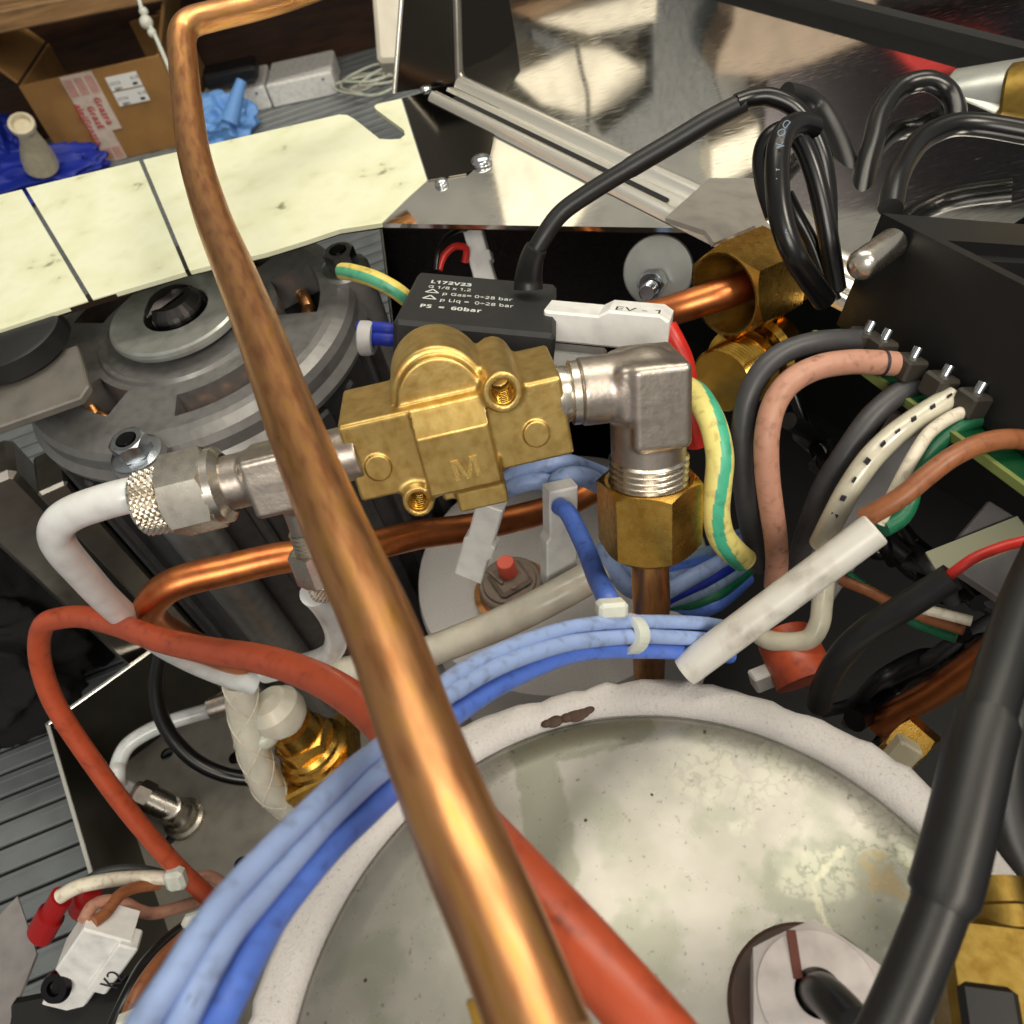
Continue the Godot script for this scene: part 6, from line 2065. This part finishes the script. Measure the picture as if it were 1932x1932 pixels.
	box(b, frame(P(368, 1737, 244), D(1, 0.3, 0), D(0, 1, 0.3)), Vector3(0.0075, 0.0050, 0.005), 0.0018)
	single("tie_head", "round white cable tie head at the top of the brown wires", "cable tie", b, M.nylon)
	b = Shape.new()
	box(b, frame(P(258, 1925, 218), D(1, 0.4, 0), D(-0.2, 1, 0.4)), Vector3(0.010, 0.0055, 0.005), 0.0012)
	single("tie_head", "white cable tie head at the bottom edge beside the blue bundle", "cable tie", b, M.nylon)
	# folded grey sheet in the corner
	t = thing("grey_flap", "pale grey bent sheet standing in the lower left corner", "flap", P(30, 1830, 262))
	b = Shape.new()
	var g := []
	for i in 6:
		var row := []
		for j in 4:
			var l0 := P(-60, 1775, 290).lerp(P(-60, 2020, 250), i / 5.0)
			var l1 := P(35, 1690, 296).lerp(P(66, 1812, 276), minf(i / 3.0, 1.0)).lerp(P(14, 1945, 256), maxf(0.0, (i - 3) / 2.0))
			row.append(l0.lerp(l1, j / 3.0) + vn * 0.003 * sin(j * 1.0 + i * 0.3))
		g.append(row)
	sheet(b, g, 0.001)
	obj("sheet", b, M.label_grey, t)
	b = Shape.new()
	box(b, frame(P(160, 1960, 255), D(1, 0.2, 0), D(0, 0.6, 0.8)), Vector3(0.05, 0.004, 0.03), 0.002)
	single("terminal_stand", "black plastic stand under the corner plug at the bottom edge", "stand", b, M.black_plastic)

# ---------------------------------------------------------------- what the mirror bright shelf shows: things beyond it, above the frame
func slab(called: String, label: String, category: String, pix: Array, far: float, thick: float, m: Material) -> void:
	var b := Shape.new()                                          # stands upright beyond the shelf, above the frame; seen in the mirror bright plate
	var poly := PackedVector2Array()
	for i in range(0, pix.size(), 2):
		var r := ray(pix[i], pix[i + 1])
		var q := EYE + r * (far / -r.z)
		poly.append(Vector2(q.x, 2.0 * SHELF - q.y))
	prism(b, poly, Transform3D(Basis(), Vector3(0, 0, -far - thick)), thick, 0.002)
	single(called, label, category, b, m)

func zz(c: int, a: Array) -> Array:
	var out := []
	for i in a.size():
		out.append(zx(c, a[i]) if i % 2 == 0 else zx(0, a[i]))
	return out

func reflected() -> void:
	slab("white_case", "flat white case mirrored at the top of the steel shelf", "case", zz(1, [1000, 105, 1660, -60, 1650, 105, 1310, 180]), 0.80, 0.03, M.pale_card)
	slab("white_carton", "large pale carton mirrored in the middle of the steel shelf", "carton", zz(1, [890, 395, 1245, 240, 1395, 245, 1560, 335, 1640, 300, 1625, 500, 1300, 600, 1050, 540]), 0.86, 0.06, M.pale_card)
	var hang := PackedVector3Array()
	for q in [[1235, 240], [1262, 380], [1290, 480], [1292, 640], [1275, 800]]:
		var hr := ray(zx(1, q[0]), zx(0, q[1]))
		var hp := EYE + hr * (0.845 / -hr.z)
		hang.append(Vector3(hp.x, 2.0 * SHELF - hp.y, hp.z))
	wire("thin black lead mirrored in front of the large pale carton", hang, 0.0022, M.gloss_black)
	slab("black_bar", "black bar mirrored below the flat white case", "bar", zz(1, [1300, 180, 1620, 112, 1622, 140, 1372, 200]), 0.83, 0.01, M.deep_black)
	slab("black_bar", "black bar mirrored across the large pale carton", "bar", zz(1, [1365, 215, 1400, 212, 1582, 318, 1548, 332]), 0.83, 0.01, M.deep_black)
	slab("wood_rail", "brown wooden rail mirrored above the flat white case", "rail", zz(1, [870, 50, 1160, -40, 1330, -40, 1000, 92]), 0.78, 0.02, M.shelf_wood)
	slab("bubble_wrap", "strip of dark bubble wrap mirrored left of the large pale carton", "wrap", zz(1, [990, 130, 1240, 238, 1110, 285, 1000, 215]), 0.85, 0.02, M.bubble_grey)
	slab("bubble_wrap", "tall dark bubble wrap mirrored right of the large pale carton", "wrap", zz(2, [0, -60, 440, -60, 420, 120, 350, 260, 330, 400, 380, 560, 300, 760, -60, 820, -260, 700, 0, 480]), 0.84, 0.05, M.bubble_grey)
	slab("beige_carton", "beige carton mirrored at the upper right of the steel shelf", "carton", zz(2, [440, -60, 1180, -60, 1150, 190, 830, 330, 590, 400, 330, 380, 350, 270, 425, 120]), 0.80, 0.05, M.beige_card)
	slab("pale_carton", "small pale carton mirrored beside the coil cable", "carton", zz(2, [310, 760, 560, 640, 570, 860, 315, 960]), 0.82, 0.04, M.pale_card)
	slab("red_cloth", "red cloth mirrored in the top right corner", "cloth", zz(2, [1230, 190, 1800, 200, 1780, 340, 1400, 395]), 0.78, 0.04, M.red_cloth)
	slab("dark_cabinet", "dark cabinet mirrored at the right of the steel shelf", "cabinet", zz(2, [590, 405, 1240, 170, 2100, 20, 2100, 1100, 560, 1100]), 0.90, 0.05, M.dark_steel)
	slab("pale_carton", "pale carton mirrored in front of the folded steel lip", "carton", zz(1, [785, 815, 850, 548, 1400, 880, 1180, 1250, 880, 1250]), 0.87, 0.05, M.pale_card)
